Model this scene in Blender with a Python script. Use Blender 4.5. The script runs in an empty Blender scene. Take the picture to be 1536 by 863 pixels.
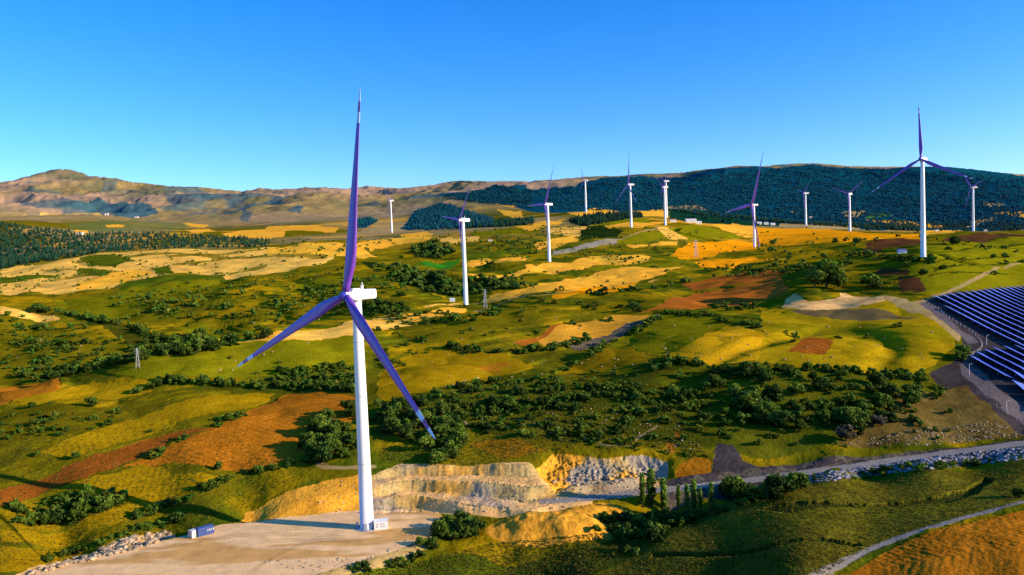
import bpy, math, random
import numpy as np
from mathutils import Vector, Matrix
random.seed(7)
rng = np.random.default_rng(11)
scene = bpy.context.scene
col = scene.collection
F0, CX, CY = 1100.0, 768.0, 431.5
CAMZ = 104.0
TP, RO = 0.0468, 0.036
pit = math.atan(TP)
Fw = np.array([0, math.cos(pit), -math.sin(pit)])
U0 = np.array([0, math.sin(pit), math.cos(pit)]); R0 = np.array([1.0, 0, 0])
Rt = math.cos(RO)*R0 - math.sin(RO)*U0
Up = math.sin(RO)*R0 + math.cos(RO)*U0
cam_d = bpy.data.cameras.new('camera'); cam = bpy.data.objects.new('camera', cam_d); col.objects.link(cam)
M = Matrix(((Rt[0], Up[0], -Fw[0], 0), (Rt[1], Up[1], -Fw[1], 0), (Rt[2], Up[2], -Fw[2], CAMZ), (0, 0, 0, 1)))
cam.matrix_world = M
cam_d.sensor_width = 36; cam_d.lens = F0/1536*36; cam_d.clip_start = 1; cam_d.clip_end = 60000
scene.camera = cam
scene.view_settings.view_transform = 'Standard'; scene.view_settings.look = 'None'
scene.view_settings.exposure = 0; scene.view_settings.gamma = 1

def se(px, py):
    """pixel of the photograph -> bearing s = X/Y and rise e = dZ/Y of the sight line"""
    px = np.asarray(px, float); py = np.asarray(py, float)
    a = (px-CX)/F0; b = (CY-py)/F0
    d = Fw[None]*1.0 + a.reshape(-1, 1)*Rt + b.reshape(-1, 1)*Up
    return d[:, 0]/d[:, 1], d[:, 2]/d[:, 1]

# ---------------------------------------------------------------- noise
def _h(ix, iy, seed):
    h = (ix.astype(np.int64)*374761393 + iy.astype(np.int64)*668265263 + seed*1442695041) & 0xffffffff
    h = ((h ^ (h >> 13))*1274126177) & 0xffffffff
    h = h ^ (h >> 16)
    return (h & 0xffff).astype(np.float32)/65535.0
def vn(x, y, seed=0):
    x = np.asarray(x, dtype=np.float64); y = np.asarray(y, dtype=np.float64)
    ix = np.floor(x); iy = np.floor(y); fx = (x-ix).astype(np.float32); fy = (y-iy).astype(np.float32)
    fx = fx*fx*fx*(fx*(fx*6-15)+10); fy = fy*fy*fy*(fy*(fy*6-15)+10)
    a = _h(ix, iy, seed); b = _h(ix+1, iy, seed); c = _h(ix, iy+1, seed); d = _h(ix+1, iy+1, seed)
    return (a+(b-a)*fx)*(1-fy) + (c+(d-c)*fx)*fy
def fbm(x, y, wl, octv=3, seed=0, gain=0.5):
    """-1..1"""
    t = 0; amp = 1; s = 0
    for o in range(octv):
        ang = 0.6*o+seed; ca, sa = math.cos(ang), math.sin(ang)
        xr = (x*ca-y*sa)/wl; yr = (x*sa+y*ca)/wl
        t = t + amp*(vn(xr+17*o, yr-9*o, seed*7+o)*2-1); s += amp; amp *= gain; wl *= 0.5
    return t/s
def sstep(a, b, x):
    t = np.clip((x-a)/(b-a), 0, 1); return t*t*(3-2*t)

# ---------------------------------------------------------------- terrain control points (pixel, pixel, distance)
CP = [
 # nearest ground
 (0,1100,170),(400,1120,165),(800,1120,165),(1200,1060,160),(1536,1040,150),
 (0,960,200),(300,960,205),(620,950,210),(900,950,200),(1536,950,165),
 # pad and left of it
 (60,858,252),(200,850,254),(300,805,280),(420,820,268),(551,800,279),(620,770,297),(470,863,243),(650,815,268),(380,785,298),
 (0,863,240),(0,800,275),(100,815,284),(0,745,305),(120,765,300),(220,760,305),(240,790,294),
 (0,690,345),(200,690,345),(120,720,322),(300,710,326),(300,735,313),(400,715,325),(400,745,311),(470,720,320),(540,703,327),
 (0,640,390),(200,640,390),(330,650,375),(450,640,378),(550,640,375),
 (0,605,430),(100,600,435),(230,595,435),(400,590,430),(520,590,420),
 (0,583,470),(80,568,480),(200,541,505),(300,515,530),(400,495,560),(540,500,560),
 # valley behind the left crest
 (0,592,520),(100,575,545),(220,548,570),(330,522,600),(0,575,600),(100,556,620),(230,535,640),(320,512,680),
 (0,520,690),(100,500,740),(200,490,800),(330,490,790),(450,475,760),(0,480,780),(90,470,860),(200,460,880),(330,455,860),(450,440,880),
 (0,445,960),(120,435,1000),(250,425,1010),(400,415,1010),(520,402,1040),
 (0,425,1150),(150,405,1250),(300,398,1250),(420,392,1200),(540,385,1200),
 (0,403,1500),(110,384,1500),(260,373,1550),(400,370,1550),(500,364,1500),
 (0,385,1800),(110,378,1800),(260,370,1850),(400,368,1850),
 (0,336,2350),(60,342,2300),(110,350,2250),(260,352,2250),(400,358,2200),(500,357,2000),
 # centre
 (586,350,2130),(600,375,1450),(600,400,1080),(560,430,860),(640,425,900),(620,460,740),(697,454,805),(660,440,840),
 (700,410,1000),(680,385,1200),(700,360,1500),(740,345,1750),(822,388,1160),(780,405,1020),(760,430,880),
 (560,540,490),(650,560,450),(620,600,405),(680,500,570),(650,650,362),(640,690,335),(560,690,335),
 (800,600,400),(800,650,358),(800,560,445),(800,520,525),(800,480,620),(800,460,690),(900,500,560),(880,540,480),(850,440,780),
 (900,600,398),(880,650,358),(820,690,333),(720,700,329),
 (877,315,2130),(860,335,1800),(900,355,1450),(945,340,1590),(998,337,1725),(1000,325,2050),(950,322,2080),(900,400,1060),(950,385,1180),
 (950,430,850),(980,460,640),(1000,480,570),(1050,440,760),(1050,390,1120),(1100,375,1450),(1131,371,1590),(1140,345,2000),
 (1000,530,475),(1000,580,410),(1000,640,360),(940,690,326),(1000,700,322),
 (1100,480,560),(1100,545,430),(1100,600,385),(1100,650,350),(1100,700,321),
 # right
 (1170,455,620),(1200,455,590),(1260,456,578),(1200,432,640),(1280,440,610),(1180,400,900),(1250,400,760),(1385,385,690),(1300,385,800),(1330,400,700),
 (1209,341,2040),(1273,347,1750),(1459,347,1470),(1250,362,1300),(1380,362,1100),(1480,365,950),(1536,352,1250),(1536,385,760),(1450,400,660),
 (1400,448,560),(1536,432,610),(1300,500,472),(1200,510,470),(1420,500,475),(1536,500,475),(1300,560,402),(1200,560,408),(1400,560,410),
 (1470,540,430),(1536,570,395),(1490,620,360),(1536,640,350),(1300,620,360),(1200,630,358),(1400,630,358),(1200,680,330),(1300,675,333),(1420,660,336),(1536,655,335),
 # road, valley floor
 (880,745,297),(950,738,300),(1050,728,304),(1180,714,312),(1300,697,315),(1400,682,318),(1536,665,320),
 (1000,772,288),(920,790,280),(1100,752,296),(850,830,257),(760,830,262),(700,845,252),(1200,736,300),(1300,718,305),(1450,702,307),
 # mound below the terraces
 (740,805,271),(820,802,273),(800,772,282),(860,757,288),(920,760,289),
 # near spur bottom right
 (885,863,232),(1000,803,252),(1100,752,272),(1180,722,283),(1250,706,289),(1400,697,292),(1536,688,295),
 (1000,880,215),(1000,845,232),(1100,800,243),(1200,863,198),(1300,780,240),(1300,740,264),(1400,760,245),(1536,760,235),(1536,720,265),(1536,863,185),(1400,820,210),(1400,880,186),
 # far
 (0,330,2900),(150,335,2900),(300,345,2700),(420,345,2600),(520,338,2700),(620,342,2500),
 (0,318,4000),(120,320,3800),(200,326,3500),(300,330,3300),(420,315,3600),(520,315,3500),(640,315,3200),(700,330,2700),
 (0,276,6200),(50,266,6400),(85,256,6600),(130,261,6500),(170,268,6400),(215,279,6000),(290,283,5600),(340,289,5200),(400,292,5000),
 (0,300,4800),(100,296,5000),(180,300,4700),(250,303,4400),(330,305,4200),
 (430,288,4600),(480,285,4500),(540,291,4500),(600,290,4500),(650,283,4500),(700,273,4600),(740,271,4700),(800,274,4600),(860,270,4400),
 (560,303,3900),(620,300,3900),(720,295,3700),(760,315,2900),(800,310,3000),(850,318,2700),
 (900,264,4300),(950,262,4200),(985,267,4200),(1040,261,4300),(1100,250,4400),(1140,245,4400),(1210,244,4400),(1290,249,4400),(1340,252,4400),(1400,252,4400),(1470,259,4300),(1536,267,4200),
 (900,300,3200),(1000,300,3200),(1100,295,3300),(1200,295,3300),(1300,295,3300),(1400,295,3200),(1536,300,3000),
 (900,322,2600),(1050,330,2500),(1150,335,2500),(1250,338,2400),(1350,341,2400),(1450,345,2200),(1536,344,2100),(1250,325,2750),(1400,330,2650),
 # behind the skylines
 (0,300,9000),(150,300,9000),(300,305,8000),(450,305,7500),(600,305,7500),(750,300,7500),(900,300,7000),(1100,290,7000),(1300,290,7000),(1536,300,7000),
 # margins
 (-500,700,340),(-500,560,600),(-500,430,1200),(-500,330,3000),(-500,290,6000),(-500,900,240),
 (2100,700,250),(2100,880,160),(2100,600,340),(2100,480,480),(2100,390,800),(2100,335,2000),(2100,285,4000),(2100,310,7000)]
cp = np.array(CP, float)
cs, ce = se(cp[:, 0], cp[:, 1]); cv = np.log(cp[:, 2])
SC = 2.2
P = np.stack([cs*SC, cv], 1)
def kern(a, b):
    d2 = ((a[:, None, :]-b[None, :, :])**2).sum(2); return np.sqrt(d2+0.03**2)
A = kern(P, P)
# smoothing: sign convention of the -r kernel
n = len(P)
Pm = np.concatenate([np.ones((n, 1)), P], 1)
K = np.zeros((n+3, n+3)); K[:n, :n] = -A + np.eye(n)*0.003; K[:n, n:] = Pm; K[n:, :n] = Pm.T
rhs = np.zeros(n+3); rhs[:n] = ce
W = np.linalg.solve(K, rhs)
# ---------------------------------------------------------------- grid
def vrows():
    out = [math.log(60.0)]
    while out[-1] < math.log(11000):
        D = math.exp(out[-1])
        st = 0.012 if D < 200 else (0.0017 if D < 600 else (0.0034 if D < 1000 else 0.0048))
        if D > 7200: st = 0.03
        out.append(out[-1]+st)
    return np.array(out)
def scols():
    c = list(np.arange(-0.80, 0.80, 0.00125)); st = 0.00125; x = c[-1]; r = []
    while x < 2.2:
        st = min(st*1.05, 0.03); x += st; r.append(x)
    return np.array([-a for a in r[::-1] if -a < c[0]-0.001]+c+r)
V = vrows(); S = scols(); NV, NS = len(V), len(S)
# coarse evaluation + cubic upsampling
Vc = np.linspace(V[0]-0.05, V[-1]+0.05, 420); Sc = np.linspace(S[0]-0.02, S[-1]+0.02, 460)
gs, gv = np.meshgrid(Sc, Vc)
Q = np.stack([gs.ravel()*SC, gv.ravel()], 1)
E = np.zeros(len(Q))
for i in range(0, len(Q), 20000):
    q = Q[i:i+20000]
    E[i:i+20000] = -kern(q, P)@W[:n] + W[n] + q@W[n+1:]
E = E.reshape(gs.shape)
def cubw(src, dst):
    h = src[1]-src[0]; t = (dst-src[0])/h; i = np.clip(np.floor(t).astype(int), 1, len(src)-3); f = t-i
    Wm = np.zeros((len(dst), len(src))); r = np.arange(len(dst))
    for k, w in ((-1, (1-f)**3/6), (0, (3*f**3-6*f**2+4)/6), (1, (-3*f**3+3*f**2+3*f+1)/6), (2, f**3/6)):
        Wm[r, i+k] += w
    return Wm
EG = cubw(Vc, V)@E@cubw(Sc, S).T
D = np.exp(V)[:, None]*np.ones((1, NS)); SG = np.ones((NV, 1))*S[None]; VG = V[:, None]*np.ones((1, NS))
X = SG*D; Y = D
Z = CAMZ + EG*D
# mid-scale relief
nearw = sstep(200, 420, D)
sol = sstep(.52, .58, SG)*sstep(380, 400, D)*(1-sstep(640, 700, D)); nearw = nearw*(1-sol)
Z += fbm(X, Y, 90, 3, 3)*4.0*nearw*(1-sstep(900, 2500, D))
Z += (np.abs(fbm(X+Y*.5, Y, 170, 3, 17))-.28)*(17-6*sstep(.1, .25, SG))*(1-sol)*sstep(330, 520, D)*(1-sstep(1000, 2200, D))
Z -= np.exp(-(fbm(X-Y*.3, Y*.8, 210, 2, 19)/.07)**2)*(1-sol)*3.6*sstep(330, 450, D)*(1-sstep(900, 1500, D))
Z += (np.abs(fbm(X, Y*1.4, 38, 2, 5))-.3)*1.9*(1-sol)*sstep(300, 450, D)*(1-sstep(900, 2000, D))
Z += fbm(X, Y, 420, 3, 8)*9*sstep(800, 2200, D)
rid = 1-np.abs(fbm(X+Y*.2, Y, 900, 6, 21, .56))*2
Z += (rid-.75)*74*sstep(2600, 4600, D)*(1-.35*sstep(0.02, .12, SG))
# ------------------------------------------------- ray casting against the smooth ground
def zgrid_lookup(G, s, v):
    i = np.clip(np.searchsorted(V, v)-1, 0, NV-2); j = np.clip(np.searchsorted(S, s)-1, 0, NS-2)
    fv = np.clip((v-V[i])/(V[i+1]-V[i]), 0, 1); fs = np.clip((s-S[j])/(S[j+1]-S[j]), 0, 1)
    return (G[i, j]*(1-fs)+G[i, j+1]*fs)*(1-fv)+(G[i+1, j]*(1-fs)+G[i+1, j+1]*fs)*fv
EA = (Z-CAMZ)/D
def cast(px, py):
    """sight lines -> first hit on the ground, as (s, v)"""
    s, e = se(px, py)
    j = np.clip(np.searchsorted(S, s)-1, 0, NS-2); out = np.empty(len(s))
    for k in range(len(s)):
        c = EA[:, j[k]]
        hit = np.nonzero(c[60:] >= e[k])[0]
        if len(hit) == 0: i = int(np.argmax(c[60:]))+60; out[k] = V[i]; continue
        i = hit[0]+60
        a, b = c[i-1], c[i]; t = (e[k]-a)/(b-a) if b > a else 0
        out[k] = V[i-1]+(V[i]-V[i-1])*min(max(t, 0), 1)
    return s, out
def poly_sv(pts, sub=True):
    p = np.array(pts, float)
    s, v = cast(p[:, 0], p[:, 1]); return np.stack([s, v], 1)
def inpoly(ps, pv, poly):
    c = np.zeros(ps.shape, bool); n_ = len(poly); j = n_-1
    for i in range(n_):
        si, vi = poly[i]; sj, vj = poly[j]
        if vi != vj:
            t = ((vi > pv) != (vj > pv)) & (ps < (sj-si)*(pv-vi)/(vj-vi)+si); c ^= t
        j = i
    return c
def window(poly, ms=0.02, mv=0.04):
    a = np.searchsorted(V, poly[:, 1].min()-mv); b = np.searchsorted(V, poly[:, 1].max()+mv)
    c = np.searchsorted(S, poly[:, 0].min()-ms); d = np.searchsorted(S, poly[:, 0].max()+ms)
    return slice(max(a, 0), max(b, 1)), slice(max(c, 0), max(d, 1))
def segdist(px, py, pl, closed=False):
    """metres from points to a polyline in world XY, plus fraction along it"""
    best = np.full(px.shape, 1e9); m = len(pl)
    for i in range(m if closed else m-1):
        ax, ay = pl[i]; bx, by = pl[(i+1) % m]; dx, dy = bx-ax, by-ay; L = dx*dx+dy*dy+1e-9
        t = np.clip(((px-ax)*dx+(py-ay)*dy)/L, 0, 1)
        best = np.minimum(best, np.hypot(px-ax-t*dx, py-ay-t*dy))
    return best
def plane_pt(px, py, z=0.0):
    s, e = se([px], [py]); Dd = (z-CAMZ)/e[0]; return (s[0]*Dd, Dd)

# ------------------------------------------------- earthworks: pad, benches, roads
pad_px = [(30,880),(60,858),(120,842),(250,811),(285,803),(330,789),(440,776),(540,766),(600,763),(650,768),(672,782),(640,806),(590,826),(520,846),(470,862),(430,885)]
pad_xy = np.array([plane_pt(*p) for p in pad_px])
nz = (V > math.log(150)) & (V < math.log(480))
i0, i1 = np.nonzero(nz)[0][[0, -1]]
R_ = (slice(i0, i1), slice(np.searchsorted(S, -.78), np.searchsorted(S, 1.0)))
xs, ys = X[R_], Y[R_]
def sdist(xs, ys, poly):
    d = segdist(xs, ys, poly, True); return np.where(inpoly(xs, ys, poly), -d, d)
pad_d = sdist(xs, ys, pad_xy)
zz = Z[R_]
wpad = 1-sstep(0.0, 9.0, pad_d+fbm(xs, ys, 12, 2, 4)*1.2)
zz = zz*(1-wpad) + 0.0*wpad
# benches of the cut hillside
ben = [(548,722),(600,700),(700,703),(790,697),(812,712),(860,727),(990,724),(1010,735),(950,748),(880,750),(800,768),(700,768),(640,764),(560,764)]
ben_sv = poly_sv(ben); ben_xy = np.stack([ben_sv[:, 0]*np.exp(ben_sv[:, 1]), np.exp(ben_sv[:, 1])], 1)
ben_d = sdist(xs, ys, ben_xy)
st = 3.6; zq = (zz+.6+fbm(xs, ys, 60, 2, 9)*.9)/st; fq = zq-np.floor(zq); zb = (np.floor(zq)+sstep(.18, .62, fq)*1.0)*st-.6
gul = np.clip(.5+.9*fbm(xs*1.0, ys*.12, 3.2, 3, 2)+.5*fbm(xs, ys, 14, 2, 6), 0, 1)
bank = (fq > .15) & (fq < .66)
wb = 1-sstep(-2, 5, ben_d)
zz = zz*(1-wb)+(zb-np.where(bank, (1-gul)*.6, 0))*wb
# cut face behind the pad: raise the ground right at its back edge
quar = [(806,700),(830,677),(905,684),(965,680),(1000,690),(1000,712),(860,724),(832,734)]
q_sv = poly_sv(quar); q_xy = np.stack([q_sv[:, 0]*np.exp(q_sv[:, 1]), np.exp(q_sv[:, 1])], 1)
q_d = sdist(xs, ys, q_xy)
wq = 1-sstep(-4, 4, q_d)
zz = zz*(1-wq)+(zz-2.8-np.abs(fbm(xs, ys, 7, 4, 31, .65))*3.0-np.abs(fbm(xs*1.0, ys*.4, 2.2, 3, 33, .6))*.9)*wq
mound = plane_pt(835, 785, 2)
zz += 5.0*np.exp(-(((xs-mound[0])/22)**2+((ys-mound[1]-2)/8.5)**2)**1.6)*(1+.25*fbm(xs, ys, 6, 2, 13))
m2 = plane_pt(905, 765, 2)
zz += 3.2*np.exp(-(((xs-m2[0])/10)**2+((ys-m2[1])/5)**2)**1.5)
Z[R_] = zz
EA = (Z-CAMZ)/D
def xy_line(pts, sub=6):
    p = np.array(pts, float); q = [p[0]]
    for a, b in zip(p[:-1], p[1:]):
        for k in range(1, sub+1): q.append(a+(b-a)*k/sub)
    q = np.array(q); s, v = cast(q[:, 0], q[:, 1]); d = np.exp(v)
    xy = np.stack([s*d, d], 1)
    for _ in range(3): xy[1:-1] = (xy[:-2]+2*xy[1:-1]+xy[2:])/4
    return xy
# gravel road through the valley, levelled across its width
road_xy = np.array([(plane_pt(px, py, z)) for px, py, z in ((820,752,2.8),(880,748,2.8),(950,740,3.2),(1050,729,3.6),(1130,719,4),(1180,713,5),(1300,697,7),(1400,682,9),(1536,665,12.5),(1700,640,17),(1900,610,22))])
road_z = np.array([2.8,2.8,3.2,3.6,4,5,7,9,12.5,17,22.])
def resample(xy, z=None, step=3.0):
    seg = np.hypot(*np.diff(xy, axis=0).T); t = np.concatenate([[0], np.cumsum(seg)]); m = max(2, int(t[-1]/step))
    tt = np.linspace(0, t[-1], m); xx = np.interp(tt, t, xy[:, 0]); yy = np.interp(tt, t, xy[:, 1])
    for _ in range(6):
        xx[1:-1] = (xx[:-2]+2*xx[1:-1]+xx[2:])/4; yy[1:-1] = (yy[:-2]+2*yy[1:-1]+yy[2:])/4
    out = np.stack([xx, yy], 1); return (out, np.interp(tt, t, z)) if z is not None else out
rxy, rz = resample(road_xy, road_z, 5)
def level(rxy, rz, width, soft, region):
    x_, y_ = X[region], Y[region]; bd = np.full(x_.shape, 1e9); bz = np.zeros(x_.shape)
    for i in range(len(rxy)-1):
        ax, ay = rxy[i]; bx, by = rxy[i+1]; dx, dy = bx-ax, by-ay; L = dx*dx+dy*dy+1e-9
        t = np.clip(((x_-ax)*dx+(y_-ay)*dy)/L, 0, 1); d = np.hypot(x_-ax-t*dx, y_-ay-t*dy)
        m_ = d < bd; bd = np.where(m_, d, bd); bz = np.where(m_, rz[i]+(rz[i+1]-rz[i])*t, bz)
    w = 1-sstep(width/2, width/2+soft, bd); Z[region] = Z[region]*(1-w)+bz*w
    return bd
Rr = (slice(np.searchsorted(V, math.log(250)), np.searchsorted(V, math.log(420))), slice(np.searchsorted(S, 0.0), np.searchsorted(S, 1.2)))
road_d = np.full(X.shape, 1e3, np.float32)
road_d[Rr] = level(rxy, rz, 6.0, 7.0, Rr)
# embankment below the road (towards the camera)
EA = (Z-CAMZ)/D
print('terrain', Z.shape)

# ------------------------------------------------- colours
def lin(c):
    c = np.array(c, float)/255; return np.where(c <= .04045, c/12.92, ((c+.055)/1.055)**2.4)
KL = 1.12
SUNT = np.array([.76, .72, .80])
def alb(c, k=1.0):
    a = lin(c)/SUNT/KL*k; a = a*min(1, .86/a.max()); return np.clip(a, 0.002, .86)
C = np.zeros(X.shape+(3,), np.float32)
PAL = dict(wheat=(255,192,84), gold=(228,160,48), amber=(210,132,12), orange=(164,98,20), rust=(142,78,24), olive=(104,92,10), ochre=(146,114,10), green=(74,84,12),
  bright=(44,104,24), dark=(30,46,12), sand=(236,180,112), grey=(150,138,130), plough=(84,52,28), tan=(156,130,84), mauve=(178,142,116), forest=(14,50,36), hazeforest=(8,60,78), hollow=(60,88,96),  # far forest and mountain tones have bluish aerial haze mixed into the colour
  pale=(226,186,136), cut=(206,142,44), dirt=(66,58,60), lime=(112,106,10), stone=(146,130,112))
AL = {k: alb(v) for k, v in PAL.items()}
def mix(a, b, t): return a*(1-t[..., None])+b*t[..., None]
n1 = fbm(X, Y, 120, 4, 41); n2 = fbm(X, Y, 22, 3, 43); n3 = fbm(X, Y, 5, 2, 45)
base = mix(AL['olive'][None, None], AL['green'][None, None], sstep(-.25, .3, n1))
base = mix(base, AL['ochre'], sstep(-.05, .45, n2+.4*n1)*.7)
base = mix(base, AL['dark'], sstep(.15, .5, -n2)*.45)
# farther country
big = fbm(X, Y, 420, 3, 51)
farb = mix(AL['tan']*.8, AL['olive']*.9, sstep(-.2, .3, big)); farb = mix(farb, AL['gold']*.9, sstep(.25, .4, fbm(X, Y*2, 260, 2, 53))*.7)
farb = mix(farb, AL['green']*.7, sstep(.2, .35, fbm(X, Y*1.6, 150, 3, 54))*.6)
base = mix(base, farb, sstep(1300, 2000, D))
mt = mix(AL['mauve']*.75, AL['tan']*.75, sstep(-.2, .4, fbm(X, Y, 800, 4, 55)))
mt = mix(mt, AL['green']*.8+np.array([.01, .03, .05]), sstep(.0, .5, fbm(X, Y, 500, 4, 56))*.7)  # far green shifted blue: distance haze painted into the hill colour
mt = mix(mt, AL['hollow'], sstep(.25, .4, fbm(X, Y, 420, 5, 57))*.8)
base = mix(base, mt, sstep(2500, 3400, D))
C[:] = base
del farb, mt, base
warp1 = fbm(X/D*40, VG*40, 1.0, 3, 61); warp2 = fbm(X/D*40+50, VG*40, 1.0, 3, 62)
WS = SG+warp1*.0035; WV = VG+warp2*.012*np.clip((D/600), .25, 1.2)
CLS = np.zeros(X.shape, np.uint8)
fieldmask = np.zeros(X.shape, np.float32)
hedge_polys = []
def field(pts, c, var=.12, furrow=None, hedge=0, blend=1.0, k=1.0, crisp=True, cls=0):
    """a field: outline given in the photo, laid on the ground; furrow=(heading deg, spacing m, depth)"""
    poly = poly_sv(pts); w = window(poly)
    m = inpoly(WS[w], WV[w], poly)
    if not m.any(): return
    x_, y_ = X[w], Y[w]
    colr = (AL[c] if isinstance(c, str) else alb(c))*k
    f = np.ones(m.shape)*(1+var*n2[w]*1.2+var*.8*n3[w]+var*n1[w])
    if furrow:
        a = math.radians(furrow[0]); ph = (x_*math.cos(a)+y_*math.sin(a)+fbm(x_, y_, 60, 2, 71)*furrow[1]*1.6)/furrow[1]*2*math.pi
        fade = np.clip(.5+1.1*fbm(x_, y_, 28, 3, 73), 0.05, 1); f = f*(1+furrow[2]*.7*fade*np.sin(ph)+.10*fbm(x_*.5+y_*.8, y_*.5, 9, 3, 74)); Z[w] += np.where(m, .05*fade*np.sin(ph)*(D[w] < 500), 0)
    cc = np.clip(colr[None, None]*f[..., None], 0.003, .88)
    mm = (m*blend)[..., None]
    C[w] = C[w]*(1-mm)+cc*mm
    fieldmask[w] = np.maximum(fieldmask[w], m)
    if cls: CLS[w][m] = cls
    if hedge: hedge_polys.append((poly, hedge))
# far left
field([(76,308),(146,300),(188,303),(230,306),(236,321),(203,327),(170,322),(130,314)],'hollow')
field([(245,294),(308,290),(330,296),(300,304),(255,306)],'hollow',blend=.7)
field([(150,284),(172,270),(176,272),(158,288)],'hollow',blend=.6)
field([(365,314),(380,318),(372,332),(360,330)],'hollow',blend=.8)
field([(0,318),(60,320),(100,322),(90,334),(0,330)],'tan',k=.8)
field([(100,336),(200,330),(290,338),(260,346),(110,348)],(90,100,50),blend=.7)
field([(158,338),(186,337),(184,341),(160,341)],'gold'); field([(112,345),(134,345),(130,350),(112,350)],'gold')
field([(279,335),(313,337),(305,342),(285,340)],'gold'); field([(276,345),(312,343),(325,347),(290,350)],'gold')
field([(331,350),(365,346),(399,345),(430,346),(425,356),(399,358),(339,355)],'gold')
field([(56,321),(120,318),(150,322),(100,323)],'wheat',blend=.7)
# left wheat plateau
field([(0,405),(110,388),(146,380),(261,373),(400,371),(470,366),(520,366),(500,390),(426,408),(341,421),(330,412),(250,412),(167,432),(117,438),(50,438),(0,443)],'wheat',var=.1,hedge=.55)
for pg in ([(112,386),(170,381),(198,392),(175,401),(135,400)],[(0,415),(91,412),(73,423),(0,430)],[(120,402),(160,404),(180,410),(150,414),(117,411)],[(182,421),(260,413),(336,411),(330,420),(250,432),(182,436)],[(225,402),(250,400),(262,410),(240,412)]):
    field(pg,'green',hedge=.9)
for pg in ([(250,384),(400,374),(400,376),(250,387)],[(110,392),(250,378),(380,385),(380,387),(250,381),(110,395)],[(260,396),(360,384),(490,385),(490,388),(360,388),(262,399)],[(340,412),(400,397),(400,400),(345,414)],[(60,404),(148,408),(60,424),(58,421),(130,409),(60,407)]):
    field(pg,'olive',blend=.8,hedge=.9)
field([(117,424),(160,412),(203,405),(230,408),(200,420),(150,432),(117,437)],'gold',k=1.05,hedge=.5)
field([(0,426),(60,418),(110,412),(60,426),(0,438)],'wheat',hedge=.4)
# centre far
field([(400,372),(440,368),(496,364),(515,366),(550,376),(564,386),(546,389),(491,384),(400,384)],'gold',k=1.1,hedge=.4)
field([(525,366),(577,358),(593,368),(556,376),(530,372)],'gold',hedge=.6); field([(577,358),(650,354),(642,360),(595,367)],'gold',k=1.1,hedge=.6)
field([(648,358),(721,354),(712,363),(674,366)],'wheat',hedge=.6); field([(400,340),(470,338),(510,342),(500,349),(440,346),(400,350)],'gold',k=.9)
field([(556,341),(620,335),(610,348),(570,352),(530,352)],'tan',k=.95)
field([(600,343),(609,335),(622,316),(661,304),(687,311),(739,326),(739,340),(687,342),(640,345)],'hazeforest')
field([(528,329),(556,326),(567,332),(546,342),(528,342)],'hazeforest'); field([(534,310),(562,301),(580,306),(558,312)],'hazeforest',blend=.7)
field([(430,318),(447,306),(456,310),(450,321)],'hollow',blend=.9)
field([(655,294),(700,288),(745,277),(800,284),(870,276),(960,262),(985,268),(1040,261),(1140,249),(1210,247),(1400,250),(1540,262),(1650,280),(1650,338),(1536,345),(1440,345),(1320,346),(1200,342),(1060,325),(1000,316),(940,318),(830,320),(790,316),(760,308),(700,302)],'hazeforest')
field([(744,313),(783,319),(775,327),(760,324)],'gold',k=1.1); field([(742,306),(776,308),(770,312)],'gold')
field([(687,332),(800,326),(800,337),(687,343)],'forest')
field([(770,318),(782,316),(784,328),(770,327)],'gold')
field([(700,350),(790,338),(830,338),(800,350),(720,357)],'lime',k=.9,hedge=.5)
field([(770,339),(848,330),(838,338),(791,347)],'gold',hedge=.5)
field([(848,320),(887,312),(929,316),(925,321),(870,326)],'gold',k=1.05); field([(950,317),(994,314),(996,322),(962,325)],'gold',k=1.05)
field([(853,331),(900,321),(960,318),(964,326),(900,336),(874,341)],'forest'); field([(1003,314),(1057,323),(1170,334),(1170,338),(1060,336),(1005,330)],'forest')
field([(877,338),(927,330),(973,327),(975,333),(916,339)],'lime',hedge=.3)
field([(905,339),(975,334),(1020,334),(960,342),(910,343)],'gold',k=.9)
field([(827,343),(887,341),(867,356),(848,354)],'wheat',k=.95,hedge=.5); field([(799,367),(861,355),(869,361),(809,378)],'gold',hedge=.5)
field([(870,345),(900,338),(935,346),(925,356),(870,362)],'dark',hedge=.9)
field([(827,377),(927,358),(927,364),(830,382)],'grey',blend=.8)
field([(927,358),(960,350),(1000,347),(1006,359),(927,368)],'lime',hedge=.4); field([(987,343),(1000,340),(1034,359),(1005,361)],'wheat',k=.9)
field([(1003,342),(1045,337),(1115,355),(1036,360)],'lime',k=.95,hedge=.4); field([(940,368),(1018,362),(1015,369),(950,372)],'gold')
field([(1005,384),(1039,364),(1099,360),(1156,361),(1135,374),(1057,388),(1018,387)],'amber',hedge=.3,var=.08)
field([(1070,338),(1101,335),(1156,352),(1148,360),(1116,356),(1085,345)],'gold',hedge=.6)
field([(775,411),(822,393),(874,387),(973,383),(975,390),(874,403),(822,411)],'gold',hedge=.4,k=1.05)
field([(887,403),(1030,390),(1020,398),(900,409)],'lime',hedge=.6)
field([(786,435),(809,426),(900,408),(1025,399),(992,413),(874,432),(822,440)],'gold',hedge=.7,k=1.0,furrow=(80,14,.05))
field([(692,411),(800,397),(802,408),(713,416)],'gold',hedge=.6); field([(700,380),(800,370),(790,380),(700,395)],'green',hedge=.8)
field([(624,398),(692,386),(676,402),(645,400)],'bright'); field([(616,368),(650,363),(684,376),(661,389),(622,386)],'dark')
field([(726,450),(800,431),(802,439),(734,455)],'gold',hedge=.6); field([(700,420),(775,414),(775,432),(700,440)],'dark',hedge=.9)  # the dark patch paints the valley shadow into the ground colour
field([(540,394),(580,396),(660,412),(700,436),(680,446),(640,438),(600,420),(560,405)],'dark')
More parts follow.
